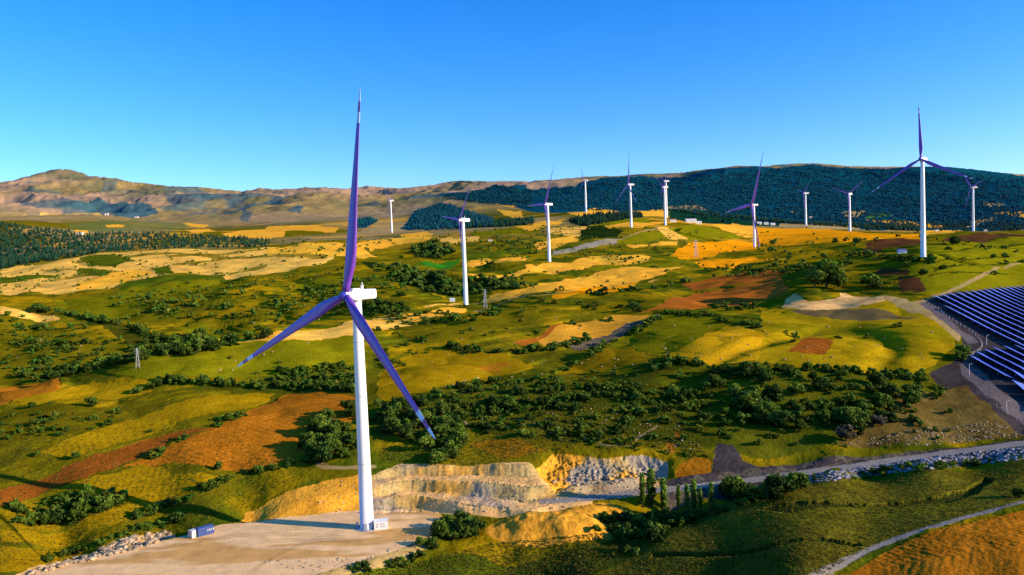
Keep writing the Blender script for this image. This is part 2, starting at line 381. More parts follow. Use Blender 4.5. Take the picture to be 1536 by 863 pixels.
# right far
field([(1136,342),(1240,344),(1380,351),(1380,358),(1266,364),(1136,367)],'amber',k=1.15,hedge=.4)
field([(1170,334),(1290,340),(1290,345),(1170,342)],'tan',k=1.0)
field([(1298,366),(1316,359),(1379,359),(1379,367),(1319,377),(1295,377)],'plough',furrow=(20,5,.2)); field([(1418,357),(1536,351),(1540,355),(1449,364),(1418,362)],'plough',k=1.1)
field([(1380,346),(1440,345),(1430,350),(1380,352)],'gold')
field([(1385,370),(1440,362),(1540,356),(1640,380),(1640,426),(1536,428),(1440,436),(1400,440),(1375,440),(1360,400)],'lime',k=1.05,hedge=.3)
for pg in ([(1410,378),(1480,372),(1540,366),(1540,368),(1480,375),(1410,380)],[(1400,394),(1490,386),(1490,388),(1400,396)],[(1400,404),(1540,392),(1540,395),(1400,407)],[(1392,413),(1510,411),(1510,413),(1392,416)]):
    field(pg,'dark',blend=.8,hedge=.4)
field([(1136,370),(1240,372),(1300,380),(1250,392),(1150,390)],'ochre',hedge=.4)
field([(1313,408),(1324,401),(1363,406),(1360,416),(1319,414)],'plough',furrow=(50,6,.25)); field([(1347,417),(1382,418),(1390,436),(1350,440)],'plough',furrow=(70,5,.25))
field([(1472,304),(1511,306),(1498,312),(1480,310)],'tan'); field([(1292,329),(1360,330),(1415,339),(1412,342),(1345,336)],'gold',k=.9); field([(1264,317),(1300,316),(1285,327),(1268,325)],'tan',k=1.05)
field([(1290,323),(1330,318),(1340,324),(1300,328)],(60,100,50)); field([(1436,338),(1490,325),(1495,330),(1450,341)],'tan'); field([(1490,319),(1536,316),(1560,320),(1536,326)],'gold',k=.9)
field([(1180,318),(1198,317),(1196,322)],'tan'); field([(985,310),(1050,309),(1062,315),(1000,314)],'tan',k=.9,blend=.8)
field([(850,276),(905,264),(900,268),(860,280)],'tan',blend=.6)
# left middle
field([(-260,410),(-60,404),(0,405),(0,440),(-120,446),(-260,450)],'wheat',hedge=.4); field([(-260,590),(-80,586),(0,584),(0,606),(-200,630)],'orange'); field([(-260,335),(0,335),(0,402),(-260,405)],'forest')
for pg, cc in (([(560,478),(640,470),(700,462),(700,468),(640,478),(560,488)],'gold'),([(640,482),(720,470),(790,462),(790,468),(700,482)],'ochre'),([(700,392),(790,386),(790,392),(700,400)],'gold'),([(600,352),(640,347),(650,352),(610,358)],'gold'),([(820,345),(850,340),(845,348),(822,352)],'wheat'),([(560,486),(620,482),(625,488),(570,494)],'wheat'),
   ([(880,415),(960,408),(1000,408),(960,418),(890,424)],'gold'),([(1040,392),(1130,385),(1180,388),(1120,396),(1050,402)],'amber'),([(830,440),(900,430),(960,424),(950,430),(880,442),(830,450)],'amber'),([(300,470),(380,462),(400,468),(330,478)],'ochre'),([(120,500),(180,508),(170,516),(110,510)],'ochre'),([(330,440),(420,430),(430,436),(350,448)],'ochre'),([(400,450),(470,440),(480,448),(410,460)],'ochre'),([(20,500),(80,505),(70,515),(15,512)],'ochre'),([(560,400),(600,395),(620,402),(580,410)],'lime'),([(440,425),(520,415),(530,425),(450,435)],'lime'),([(210,452),(300,444),(310,452),(220,462)],'ochre')):
    field(pg, cc, hedge=.35)
field([(0,459),(47,468),(91,480),(73,483),(26,475),(0,474)],'wheat'); field([(5,446),(63,446),(80,451),(60,457),(16,454)],'ochre',k=1.1)
field([(80,452),(180,436),(330,420),(300,440),(200,470),(130,478),(90,470)],'lime',k=.9)
field([(193,490),(313,487),(391,493),(375,508),(310,514),(282,498),(235,491)],'lime',k=1.0,hedge=.5)
field([(0,474),(80,484),(160,490),(250,520),(200,540),(120,556),(0,578)],'olive',blend=.8)
field([(60,478),(160,488),(240,514),(250,524),(190,512),(110,500)],'ochre',blend=.6)
field([(155,480),(230,500),(310,528),(400,505),(400,512),(300,540),(225,535),(190,510),(130,487)],'dark',blend=.8)
field([(0,583),(99,566),(90,584),(73,592),(0,606)],'orange',k=1.05,var=.08); field([(90,586),(136,573),(240,574),(225,589),(150,600),(78,608),(5,606)],'ochre',k=1.05,furrow=(10,5,.08))
field([(160,560),(400,500),(545,505),(540,545),(440,560),(300,565),(220,570)],'lime',k=.95,var=.2); field([(300,508),(400,500),(530,488),(620,480),(540,500),(420,512)],'gold',k=1.05)
field([(400,514),(440,500),(500,492),(530,480),(625,478),(610,490),(530,502)],'wheat',k=.95)
field([(0,610),(150,612),(260,592),(230,620),(120,650),(0,670)],'olive',k=.95,var=.25)
field([(63,677),(110,655),(183,633),(276,600),(326,592),(400,589),(415,592),(380,612),(287,628),(235,650),(183,664),(117,686),(86,686)],'ochre',var=.1,furrow=(30,4,.07))
field([(0,734),(117,693),(222,659),(287,643),(328,640),(260,662),(190,694),(130,716),(70,737),(0,760)],'rust',k=.95,var=.15)
field([(183,700),(222,683),(334,638),(380,614),(440,588),(545,596),(545,620),(490,655),(440,690),(400,702),(330,706),(260,697)],'orange',k=1.0,var=.12,furrow=(60,3.6,.16))
field([(83,737),(136,716),(209,699),(248,701),(258,714),(326,716),(287,734),(235,753),(193,753),(146,740)],'ochre',var=.1,furrow=(15,3.2,.14))
field([(0,797),(120,784),(200,755),(290,736),(240,760),(190,782),(120,808),(0,812)],'ochre',k=.95); field([(0,820),(150,806),(60,852),(0,858)],'ochre',k=.8)
# centre
field([(570,560),(620,530),(660,522),(760,532),(800,552),(740,566),(680,590),(640,600),(590,612),(566,590)],'ochre',k=.9,var=.2)
field([(600,500),(700,480),(800,462),(810,480),(700,505),(640,520)],'olive',blend=.8); field([(710,552),(750,544),(770,548),(740,560)],'orange',blend=.7)
field([(690,660),(800,648),(872,680),(830,694),(790,697),(700,702),(655,698)],'olive',k=1.05,var=.25); field([(705,665),(770,658),(820,676),(760,690)],'orange',blend=.45)
field([(804,508),(830,490),(916,472),(978,472),(937,490),(848,519),(817,521)],'gold',k=.72,furrow=(80,7,.08),hedge=.3)
field([(848,519),(937,490),(985,470),(992,474),(930,506),(870,526)],'dirt',k=1.5,blend=.8); field([(770,515),(806,508),(830,488),(850,484),(820,505),(790,520)],'rust',k=1.1)
field([(908,519),(950,492),(994,472),(1065,477),(1091,487),(1040,512),(994,534),(940,522)],'lime',k=.9,var=.1)
field([(994,534),(1040,512),(1091,487),(1148,500),(1200,520),(1170,538),(1096,545),(1072,558),(1057,542)],(176,132,16),var=.12)
field([(800,585),(860,545),(910,522),(990,536),(955,552),(900,575)],'ochre',k=.8,var=.15)
field([(960,468),(1000,452),(1040,440),(1170,418),(1185,438),(1150,450),(1040,463)],'rust',k=1.25,var=.12,furrow=(85,8,.06)); field([(880,470),(960,455),(1000,448),(980,462),(900,478)],'olive')
field([(1020,425),(1120,408),(1180,405),(1175,416),(1040,436)],'rust',k=1.1)
for pg in ([(960,545),(1060,548),(1130,548),(1200,562),(1380,566),(1440,590),(1430,640),(1300,662),(1150,690),(1060,670),(960,660),(890,600)],[(560,610),(700,575),(860,560),(960,560),(960,650),(860,668),(700,645),(680,690),(560,640)],[(230,590),(400,575),(540,545),(545,590),(430,592)]):
    field(pg,(70,76,14),blend=.8,var=.4)
# right
field([(1136,462),(1180,462),(1330,452),(1372,458),(1420,490),(1434,520),(1400,548),(1376,566),(1300,560),(1200,550),(1136,546),(1148,500)],(148,120,12),var=.18)
field([(1100,492),(1150,484),(1280,490),(1420,495),(1434,518),(1300,512),(1200,505)],'lime',k=.95,blend=.6)
field([(1183,526),(1214,506),(1253,511),(1238,532)],'rust',k=.9,furrow=(20,5,.25)); field([(1180,468),(1250,464),(1330,466),(1380,478),(1300,480),(1220,476)],'dirt',blend=.7)
field([(1172,461),(1180,448),(1192,441),(1212,454),(1251,449),(1261,440),(1298,445),(1340,450),(1300,458),(1201,465)],'sand',var=.25,k=.85)
field([(1300,446),(1372,452),(1420,470),(1440,500),(1436,515),(1400,478),(1340,458)],'tan',k=.95)
field([(1372,452),(1400,446),(1540,431),(1700,420),(1700,700),(1540,655),(1500,625),(1440,625),(1395,560),(1445,535),(1440,500),(1410,470)],'dirt',k=.85,var=.25)
field([(1370,590),(1450,580),(1500,625),(1540,655),(1450,664),(1300,672),(1250,668)],(104,84,40),k=.9,var=.4)
field([(1384,452),(1415,468),(1440,492),(1470,515),(1452,517),(1425,490),(1380,456)],'dirt',k=2.2)
field([(1440,545),(1472,526),(1480,530),(1460,548),(1500,585),(1540,612),(1540,640),(1490,600),(1445,565)],'dirt',k=2.0)
# cut faces, benches, mound
field([(340,793),(370,770),(420,745),(480,722),(545,708),(550,765),(440,777),(370,788)],'cut',k=1.0,var=.25)
field([(18,863),(60,848),(130,835),(200,806),(250,796),(262,806),(200,826),(110,846),(60,862)],'sand',var=.4)
field([(430,705),(470,700),(540,700),(540,712),(480,722)],'olive')
field([(470,863),(500,848),(560,836),(700,830),(880,850),(850,885),(450,890)],'green',k=.9,var=.3)
m_ = (wb > .5); cb = np.where(bank[..., None], mix(AL['tan']*1.15, AL['cut']*1.0, np.clip(gul*.8+n2[R_]-.1, 0, 1)*.7), AL['sand'][None, None]*.92)
C[R_] = np.where(m_[..., None], mix(cb*(1+.15*n3[R_][..., None]), AL['grey']*.9, sstep(.05, .45, fbm(xs, ys, 26, 3, 99))*.7), C[R_])
qm = wq > .4; C[R_] = np.where(qm[..., None], mix(AL['cut']*(1+.3*n3[R_][..., None]), mix(AL['tan'][None, None]*1.1, AL['stone'], sstep(-.2, .3, n2[R_])), sstep(-.15, .15, n2[R_]+(xs-30)/60)), C[R_])
md = (((xs-mound[0])/22)**2+((ys-mound[1]-2)/8.5)**2) < 1.5; md |= (((xs-m2[0])/11)**2+((ys-m2[1])/6)**2) < 1.3
C[R_] = np.where(md[..., None], AL['cut']*.95*(1+.25*n3[R_][..., None]+.2*np.sin(xs*1.6+ys*.3)[..., None]*.5), C[R_])
# pad gravel
pm = pad_d < .8+fbm(xs, ys, 10, 2, 4)*1.2
pc = mix(np.array([.86, .55, .245])[None, None]*(1+.06*n2[R_][..., None]+.04*n3[R_][..., None]), AL['cut']*.7, sstep(.25, .5, fbm(xs*.35, ys*1.6, 14, 3, 77))*.6)
C[R_] = np.where(pm[..., None], pc, C[R_]); tmp = CLS[R_]; tmp[pm] = 1; CLS[R_] = tmp
C[R_] = np.where(((pad_d > .5) & (pad_d < 5) & (ys < 262))[..., None], AL['tan']*(1+.4*n3[R_][..., None]), C[R_])
for off_, pts in ((0, [(250,845),(330,822),(430,808),(540,812)]), (0, [(120,850),(260,818),(330,805),(420,800),(520,806)]), (0, [(380,855),(430,822),(480,806),(560,820),(620,800),(680,775)]), (0, [(300,812),(380,800),(470,790),(600,775)])):
    for dy in (-1.6, 1.6):
        q = np.array([plane_pt(a, b+dy) for a, b in pts]); q = resample(q, None, 4); wn = window(np.stack([q[:, 0]/q[:, 1], np.log(q[:, 1])], 1)); dd = segdist(X[wn], Y[wn], q)
        mm = np.clip((.7-dd)/.4+.3, 0, 1)*(CLS[wn] == 1)*.35*(.6+.4*n2[wn]); C[wn] = mix(C[wn], AL['tan']*.55, mm)
field([(1075,665),(1100,668),(1112,690),(1155,707),(1120,716),(1065,713),(1070,690)],'dirt',k=1.0,var=.3)
field([(1015,700),(1045,684),(1068,692),(1064,714),(1015,716)],'orange',k=.95,blend=.8); field([(996,680),(1004,660),(1016,645),(1020,655),(1010,680)],'rust',k=1.2,blend=.8,var=.4)
field([(760,852),(900,815),(1000,788),(1060,765),(1180,724),(1210,728),(1100,757),(1000,808),(885,866),(760,870)],(40,58,16),blend=.85,var=.35)  # valley shade painted in as dark green ground
# bottom right spur
field([(885,870),(1000,806),(1100,756),(1180,724),(1250,708),(1400,698),(1540,690),(1750,700),(1750,760),(1536,752),(1430,782),(1330,812),(1225,870)],(92,84,20),k=.95,var=.3)
field([(1262,868),(1340,822),(1400,797),(1450,785),(1540,764),(1800,740),(1850,900),(1250,905)],'orange',k=.95,var=.22,furrow=(25,2.5,.05))
field([(1050,800),(1200,765),(1290,760),(1400,745),(1470,742),(1420,765),(1300,790),(1150,800)],(86,84,16),blend=.6,var=.3)
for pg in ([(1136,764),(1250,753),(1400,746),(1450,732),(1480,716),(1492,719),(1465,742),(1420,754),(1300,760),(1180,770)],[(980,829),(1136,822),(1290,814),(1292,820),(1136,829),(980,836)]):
    field(pg,(52,56,18),var=.3); pl_ = poly_sv(pg); wn = window(pl_); mk = inpoly(WS[wn], WV[wn], pl_); Z[wn] -= 1.3*mk  # shadow bands painted dark on the spur, ground lowered along them
# roads and tracks
def track(pts, w, c, k=1.0, cls=0, soft=.5):
    xy = resample(xy_line(pts), None, 4.0)
    s_ = xy[:, 0]/xy[:, 1]; v_ = np.log(xy[:, 1])
    win = window(np.stack([s_, v_], 1), .02, .04)
    d = segdist(X[win], Y[win], xy)+n3[win]*w*.15
    m = np.clip((w/2-d)/soft+.5, 0, 1)
    C[win] = mix(C[win], np.clip((AL[c] if isinstance(c, str) else alb(c))*k, 0, .85)*(1+.12*n3[win][..., None]), m)
    if cls: t = CLS[win]; t[(d < w/2)] = cls; CLS[win] = t
    return xy
TR = {}
TR['near'] = track([(1210,872),(1260,845),(1330,811),(1430,781),(1540,752),(1640,730)], 2.6, 'grey', .8, 3)
track([(640,764),(700,768),(800,770),(880,752)], 5, 'sand', .95, 3)
track([(560,700),(500,705),(462,700),(470,688),(500,678)], 3, 'tan', .9, 3)
track([(825,385),(900,368),(990,340)], 5, 'tan', 1.0, 3)
track([(60,402),(110,388),(150,380)], 9, 'wheat', .9, 3); track([(0,406),(60,402)], 9, 'wheat', .9, 3)
track([(640,460),(697,455),(760,447),(860,440),(985,420)], 5, 'wheat', .8, 3)
track([(1374,455),(1430,436),(1490,405),(1530,395)], 4, 'tan', .9, 3)
track([(870,655),(900,665),(925,678),(950,660),(985,640)], 1.6, 'tan', .8, 3)
track([(560,480),(700,470),(800,440)], 4, 'tan', .8, 3)
rm = road_d < 3.2; C[rm] = (AL['grey']*.8)*(1+.08*n3[rm][..., None]); CLS[rm] = 2
sh = (road_d >= 3.2) & (road_d < 11) & (Y < 316+X*.04); sh &= (X > 60)
C[sh] = (np.where((n3[sh] > 0)[..., None], AL['stone']*.35, AL['dirt']*.9))
# field terraces and old walls
tz = (Z+fbm(X, Y, 140, 2, 91)*5)/3.6; tf = tz-np.floor(tz)
Z += (sstep(.42, .58, tf)-tf)*3.6*.38*(CLS == 0)*(1-.8*fieldmask)*sstep(320, 400, D)*(1-sstep(900, 1300, D))*(1-sol)
# fine relief of the ground
rough = (CLS == 0)*(1-.88*fieldmask)
Z += rough*(fbm(X, Y, 6, 3, 81)*.42)*(1-sstep(450, 900, D))*sstep(100, 180, D)
Z += (CLS == 0)*fbm(X, Y, 1.7, 2, 83)*.16*(1-sstep(300, 500, D))
Z += (D > 2300)*(C[..., 1] < .035)*(fbm(X, Y*.5, 26, 2, 85)*9+6)
Z += (CLS == 1)*fbm(X, Y, 14, 2, 87)*.10

# ------------------------------------------------- materials
def nodes(m):
    m.use_nodes = True; return m.node_tree.nodes, m.node_tree.links
def noise_mult(nt, lk, scale, lo, hi, det=4):
    tc = nt.new('ShaderNodeNewGeometry'); no = nt.new('ShaderNodeTexNoise'); no.inputs['Scale'].default_value = scale; no.inputs['Detail'].default_value = det
    lk.new(tc.outputs['Position'], no.inputs['Vector'])
    mr = nt.new('ShaderNodeMapRange'); mr.inputs['From Min'].default_value = .3; mr.inputs['From Max'].default_value = .7
    mr.inputs['To Min'].default_value = lo; mr.inputs['To Max'].default_value = hi; lk.new(no.outputs['Fac'], mr.inputs['Value'])
    return mr.outputs['Result'], no.outputs['Fac']
def ground_mat(name, bump=.5, lo=.72, hi=1.25, scale=.9):
    m = bpy.data.materials.new(name); nt, lk = nodes(m); b = nt['Principled BSDF']
    at = nt.new('ShaderNodeAttribute'); at.attribute_name = 'Col'
    f1, n1_ = noise_mult(nt, lk, scale, lo, hi, 5); f2, n2_ = noise_mult(nt, lk, scale*.12, .85, 1.15, 4)
    mu = nt.new('ShaderNodeMath'); mu.operation = 'MULTIPLY'; lk.new(f1, mu.inputs[0]); lk.new(f2, mu.inputs[1])
    vm = nt.new('ShaderNodeVectorMath'); vm.operation = 'SCALE'; lk.new(at.outputs['Color'], vm.inputs[0]); lk.new(mu.outputs[0], vm.inputs['Scale'])
    lk.new(vm.outputs[0], b.inputs['Base Color']); b.inputs['Roughness'].default_value = 1; b.inputs['Specular IOR Level'].default_value = 0
    bp = nt.new('ShaderNodeBump'); bp.inputs['Strength'].default_value = bump; bp.inputs['Distance'].default_value = .5
    lk.new(n1_, bp.inputs['Height']); lk.new(bp.outputs['Normal'], b.inputs['Normal'])
    return m
def flat_mat(name, c, rough=.6, spec=.3, metal=0, var=.12, scale=.6):
    m = bpy.data.materials.new(name); nt, lk = nodes(m); b = nt['Principled BSDF']
    f, _ = noise_mult(nt, lk, scale, 1-var, 1+var, 4)
    vm = nt.new('ShaderNodeVectorMath'); vm.operation = 'SCALE'; vm.inputs[0].default_value = c; lk.new(f, vm.inputs['Scale'])
    lk.new(vm.outputs[0], b.inputs['Base Color']); b.inputs['Roughness'].default_value = rough; b.inputs['Specular IOR Level'].default_value = spec; b.inputs['Metallic'].default_value = metal
    return m
def leaf_mat(name, c, rnd=.35):
    m = bpy.data.materials.new(name); nt, lk = nodes(m); b = nt['Principled BSDF']
    at = nt.new('ShaderNodeAttribute'); at.attribute_name = 'Col'; oi = nt.new('ShaderNodeObjectInfo')
    mr = nt.new('ShaderNodeMapRange'); mr.inputs['To Min'].default_value = 1-rnd; mr.inputs['To Max'].default_value = 1+rnd; lk.new(oi.outputs['Random'], mr.inputs['Value'])
    v0 = nt.new('ShaderNodeVectorMath'); v0.operation = 'MULTIPLY'; lk.new(at.outputs['Color'], v0.inputs[0]); v0.inputs[1].default_value = c
    vm = nt.new('ShaderNodeVectorMath'); vm.operation = 'SCALE'; lk.new(v0.outputs[0], vm.inputs[0]); lk.new(mr.outputs[0], vm.inputs['Scale'])
    lk.new(vm.outputs[0], b.inputs['Base Color']); b.inputs['Roughness'].default_value = .8; b.inputs['Specular IOR Level'].default_value = .1
    tr = nt.new('ShaderNodeBsdfTranslucent'); lk.new(vm.outputs[0], tr.inputs['Color']); mx = nt.new('ShaderNodeMixShader'); mx.inputs[0].default_value = .25
    lk.new(b.outputs[0], mx.inputs[1]); lk.new(tr.outputs[0], mx.inputs[2]); lk.new(mx.outputs[0], nt['Material Output'].inputs['Surface'])
    return m
MG = ground_mat('meadow_soil'); MP = ground_mat('crushed_gravel', .35, .88, 1.1, 1.6); MR = ground_mat('road_gravel', .3, .85, 1.12, 1.2)
MW = flat_mat('white_paint', (.82, .82, .80), .35, .4, 0, .04); MWG = flat_mat('grey_paint', (.42, .43, .45), .4, .4)
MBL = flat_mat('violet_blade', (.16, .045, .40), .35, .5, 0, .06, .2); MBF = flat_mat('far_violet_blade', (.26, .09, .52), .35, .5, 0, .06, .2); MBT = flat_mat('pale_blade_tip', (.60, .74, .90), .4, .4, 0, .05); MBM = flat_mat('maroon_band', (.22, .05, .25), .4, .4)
MSPIN = flat_mat('blue_spinner', (.06, .06, .42), .3, .5); MCO = flat_mat('concrete', (.38, .37, .35), .9, .1)
MDK = flat_mat('dark_opening', (.02, .02, .025), .6, .2); MBC = flat_mat('blue_container_paint', (.05, .09, .28), .5, .3, 0, .2, 1.5); MWC = flat_mat('white_container_paint', (.62, .62, .58), .5, .3, 0, .2, 1.5)
MTX = flat_mat('white_lettering', (.85, .85, .85), .5, .2, 0, .02)
MSOL = flat_mat('solar_cell', (.14, .21, .80), .30, .5, 0, .25, .35); MST = flat_mat('galvanised_steel', (.42, .42, .43), .5, .5, .3); MTRK = flat_mat('bark', (.09, .065, .045), .9, .1)
MWALL = flat_mat('limewashed_wall', (.72, .69, .64), .8, .1, 0, .08); MROOF = flat_mat('clay_roof', (.36, .16, .09), .8, .1, 0, .2); MROOFG = flat_mat('sheet_roof', (.6, .6, .6), .5, .3, 0, .1)
MROCK = leaf_mat('pale_rock', (.62, .46, .28), .1); MDROCK = leaf_mat('grey_rock', (.36, .35, .38), .1)
LEAF = leaf_mat('broadleaf_foliage', (.078, .130, .012), .4); LEAFD = leaf_mat('dark_foliage', (.040, .080, .010), .3); LEAFL = leaf_mat('yellowish_foliage', (.12, .18, .020), .3); LEAFY = leaf_mat('poplar_foliage', (.12, .20, .022), .2); PINE = leaf_mat('pine_foliage', (.014, .055, .030), .2); HPINE = leaf_mat('hazy_pine_foliage', (.006, .088, .125), .15); GRAYB = leaf_mat('bare_branches', (.13, .11, .07), .2)  # far pines carry the distance haze in their base colour
GRS = leaf_mat('grass_blades', (.21, .19, .03), .2)

# ------------------------------------------------- mesh out of arrays
def mesh_np(name, verts, faces, cols=None, nper=4, smooth=False, mats=None, midx=None):
    me = bpy.data.meshes.new(name); faces = np.asarray(faces)
    me.vertices.add(len(verts)); me.vertices.foreach_set('co', np.asarray(verts, np.float32).ravel())
    me.loops.add(faces.size); me.loops.foreach_set('vertex_index', faces.astype(np.int32).ravel())
    me.polygons.add(len(faces)); me.polygons.foreach_set('loop_start', np.arange(0, faces.size, faces.shape[1], dtype=np.int32))
    if midx is not None: me.polygons.foreach_set('material_index', np.asarray(midx, np.int32))
    me.polygons.foreach_set('use_smooth', np.full(len(faces), smooth))
    if cols is not None:
        a = me.color_attributes.new('Col', 'FLOAT_COLOR', 'POINT'); c4 = np.ones((len(verts), 4), np.float32); c4[:, :3] = cols; a.data.foreach_set('color', c4.ravel())
    for m in (mats or []): me.materials.append(m)
    me.update(calc_edges=True); me.validate()
    return me
def link(name, me, parent=None, **props):
    o = bpy.data.objects.new(name, me); col.objects.link(o)
    if parent: o.parent = parent
    for k, v in props.items(): o[k] = v
    return o
idx = np.arange(NV*NS).reshape(NV, NS)
quads = np.stack([idx[:-1, :-1], idx[:-1, 1:], idx[1:, 1:], idx[1:, :-1]], -1).reshape(-1, 4)
VT = np.stack([X, Y, Z], -1).reshape(-1, 3); CT = np.clip(C.reshape(-1, 3), 0, .9)
fc = CLS[:-1, :-1].reshape(-1).astype(int); rowD = np.repeat(V[:-1], NS-1); fc[(fc == 0) & (rowD > math.log(2600))] = 4
for c_, nm, mt_ in ((0, 'ground', MG), (1, 'gravel_pad', MP), (2, 'road', MR), (3, 'paths', MR), (4, 'hills', MG)):
    q = quads[fc == c_]
    if not len(q): continue
    u, inv = np.unique(q, return_inverse=True)
    link(nm, mesh_np(nm, VT[u], inv.reshape(-1, 4), CT[u], smooth=True, mats=[mt_]), kind='structure')
def gz(x, y):
    y = np.maximum(y, 61.); return zgrid_lookup(Z, x/y, np.log(y))
def at(px, py):
    s, v = cast([px], [py]); y = float(np.exp(v[0])); x = float(s[0]*y); return x, y, float(gz(np.array([x]), np.array([y]))[0])
def at_many(pxs, pys):
    s, v = cast(pxs, pys); y = np.exp(v); x = s*y; return x, y, gz(x, y)
EA = (Z-CAMZ)/D

# ------------------------------------------------- small mesh builder
class MB:
    def __init__(s): s.v = []; s.f = []; s.m = []
    def quad_strip(s, rings, cap=True, m=0, close=True):
        b = len(s.v); k = len(rings[0])
        for r in rings: s.v += [tuple(p) for p in r]
        for i in range(len(rings)-1):
            mi = m[i] if isinstance(m, (list, tuple)) else m
            for j in range(k if close else k-1):
                a = b+i*k+j; c = b+i*k+(j+1) % k; s.f.append((a, c, c+k, a+k)); s.m.append(mi)
        if cap:
            s.f.append(tuple(b+j for j in range(k))[::-1]); s.m.append(m[0] if isinstance(m, (list, tuple)) else m)
            e = b+(len(rings)-1)*k; s.f.append(tuple(e+j for j in range(k))); s.m.append(m[-1] if isinstance(m, (list, tuple)) else m)
        return s
    def box(s, c, d, rot=0, m=0, taper=1.0):
        cx, cy, cz = c; hx, hy, hz = d[0]/2, d[1]/2, d[2]/2; ca, sa = math.cos(rot), math.sin(rot); rings = []
        for z, t in ((-hz, 1), (hz, taper)):
            rings.append([(cx+x*t*ca-y*t*sa, cy+x*t*sa+y*t*ca, cz+z) for x, y in ((-hx, -hy), (hx, -hy), (hx, hy), (-hx, hy))])
        return s.quad_strip(rings, True, m)
    def tube(s, a, b, r0, r1=None, k=6, m=0):
        r1 = r0 if r1 is None else r1; a = Vector(a); b = Vector(b); d = (b-a).normalized(); u = d.orthogonal().normalized(); w = d.cross(u)
        return s.quad_strip([[tuple(p+u*math.cos(2*math.pi*j/k)*r+w*math.sin(2*math.pi*j/k)*r) for j in range(k)] for p, r in ((a, r0), (b, r1))], True, m)
    def build(s, name, mats, parent=None, smooth=False, **props):
        me = bpy.data.meshes.new(name); me.from_pydata(s.v, [], s.f)
        for m in (mats if isinstance(mats, (list, tuple)) else [mats]): me.materials.append(m)
        me.polygons.foreach_set('material_index', s.m)
        if smooth:
            me.polygons.foreach_set('use_smooth', [len(f) <= 4 for f in s.f])
        me.update(); return link(name, me, parent, **props)
def empty(name, loc, rz=0, **props):
    o = bpy.data.objects.new(name, None); col.objects.link(o); o.location = loc; o.rotation_euler = (0, 0, rz); o.empty_display_size = 1
    for k, v in props.items(): o[k] = v
    return o

# ------------------------------------------------- wind turbines
def blade_rings(L, R=1.0):
    rings = []; mats = []
    prof = [(0.0, .030, 1.0), (.03, .030, 1.0), (.08, .040, .75), (.14, .055, .45), (.20, .060, .34), (.30, .054, .28), (.45, .043, .24), (.60, .034, .22), (.75, .026, .20), (.83, .0215, .2), (.831, .0215, .2), (.885, .018, .2), (.886, .018, .2), (.935, .0145, .2), (.936, .0145, .2), (.98, .009, .2), (1.0, .002, .3)]
    for t, c, th in prof:
        tw = math.radians(14*(1-t)-2); chord = c*L*R; ring = []
        for j in range(16):
            a = 2*math.pi*j/16; x = math.cos(a); y = math.sin(a)
            xx = (x*.5-(.18 if t > .1 else .18*t/.1))*chord; yy = y*.5*chord*th*((1-.45*x) if t > .1 else 1)*(1 if y > 0 else .75)
            ring.append((xx*math.cos(tw)-yy*math.sin(tw), xx*math.sin(tw)+yy*math.cos(tw), t*L))
        rings.append(ring)
    for t, c, th in prof[1:]:
        mats.append(1 if .84 < t < .886 else (2 if .886 <= t < .9355 else (1 if t > .9359 else 0)))
    return rings, mats
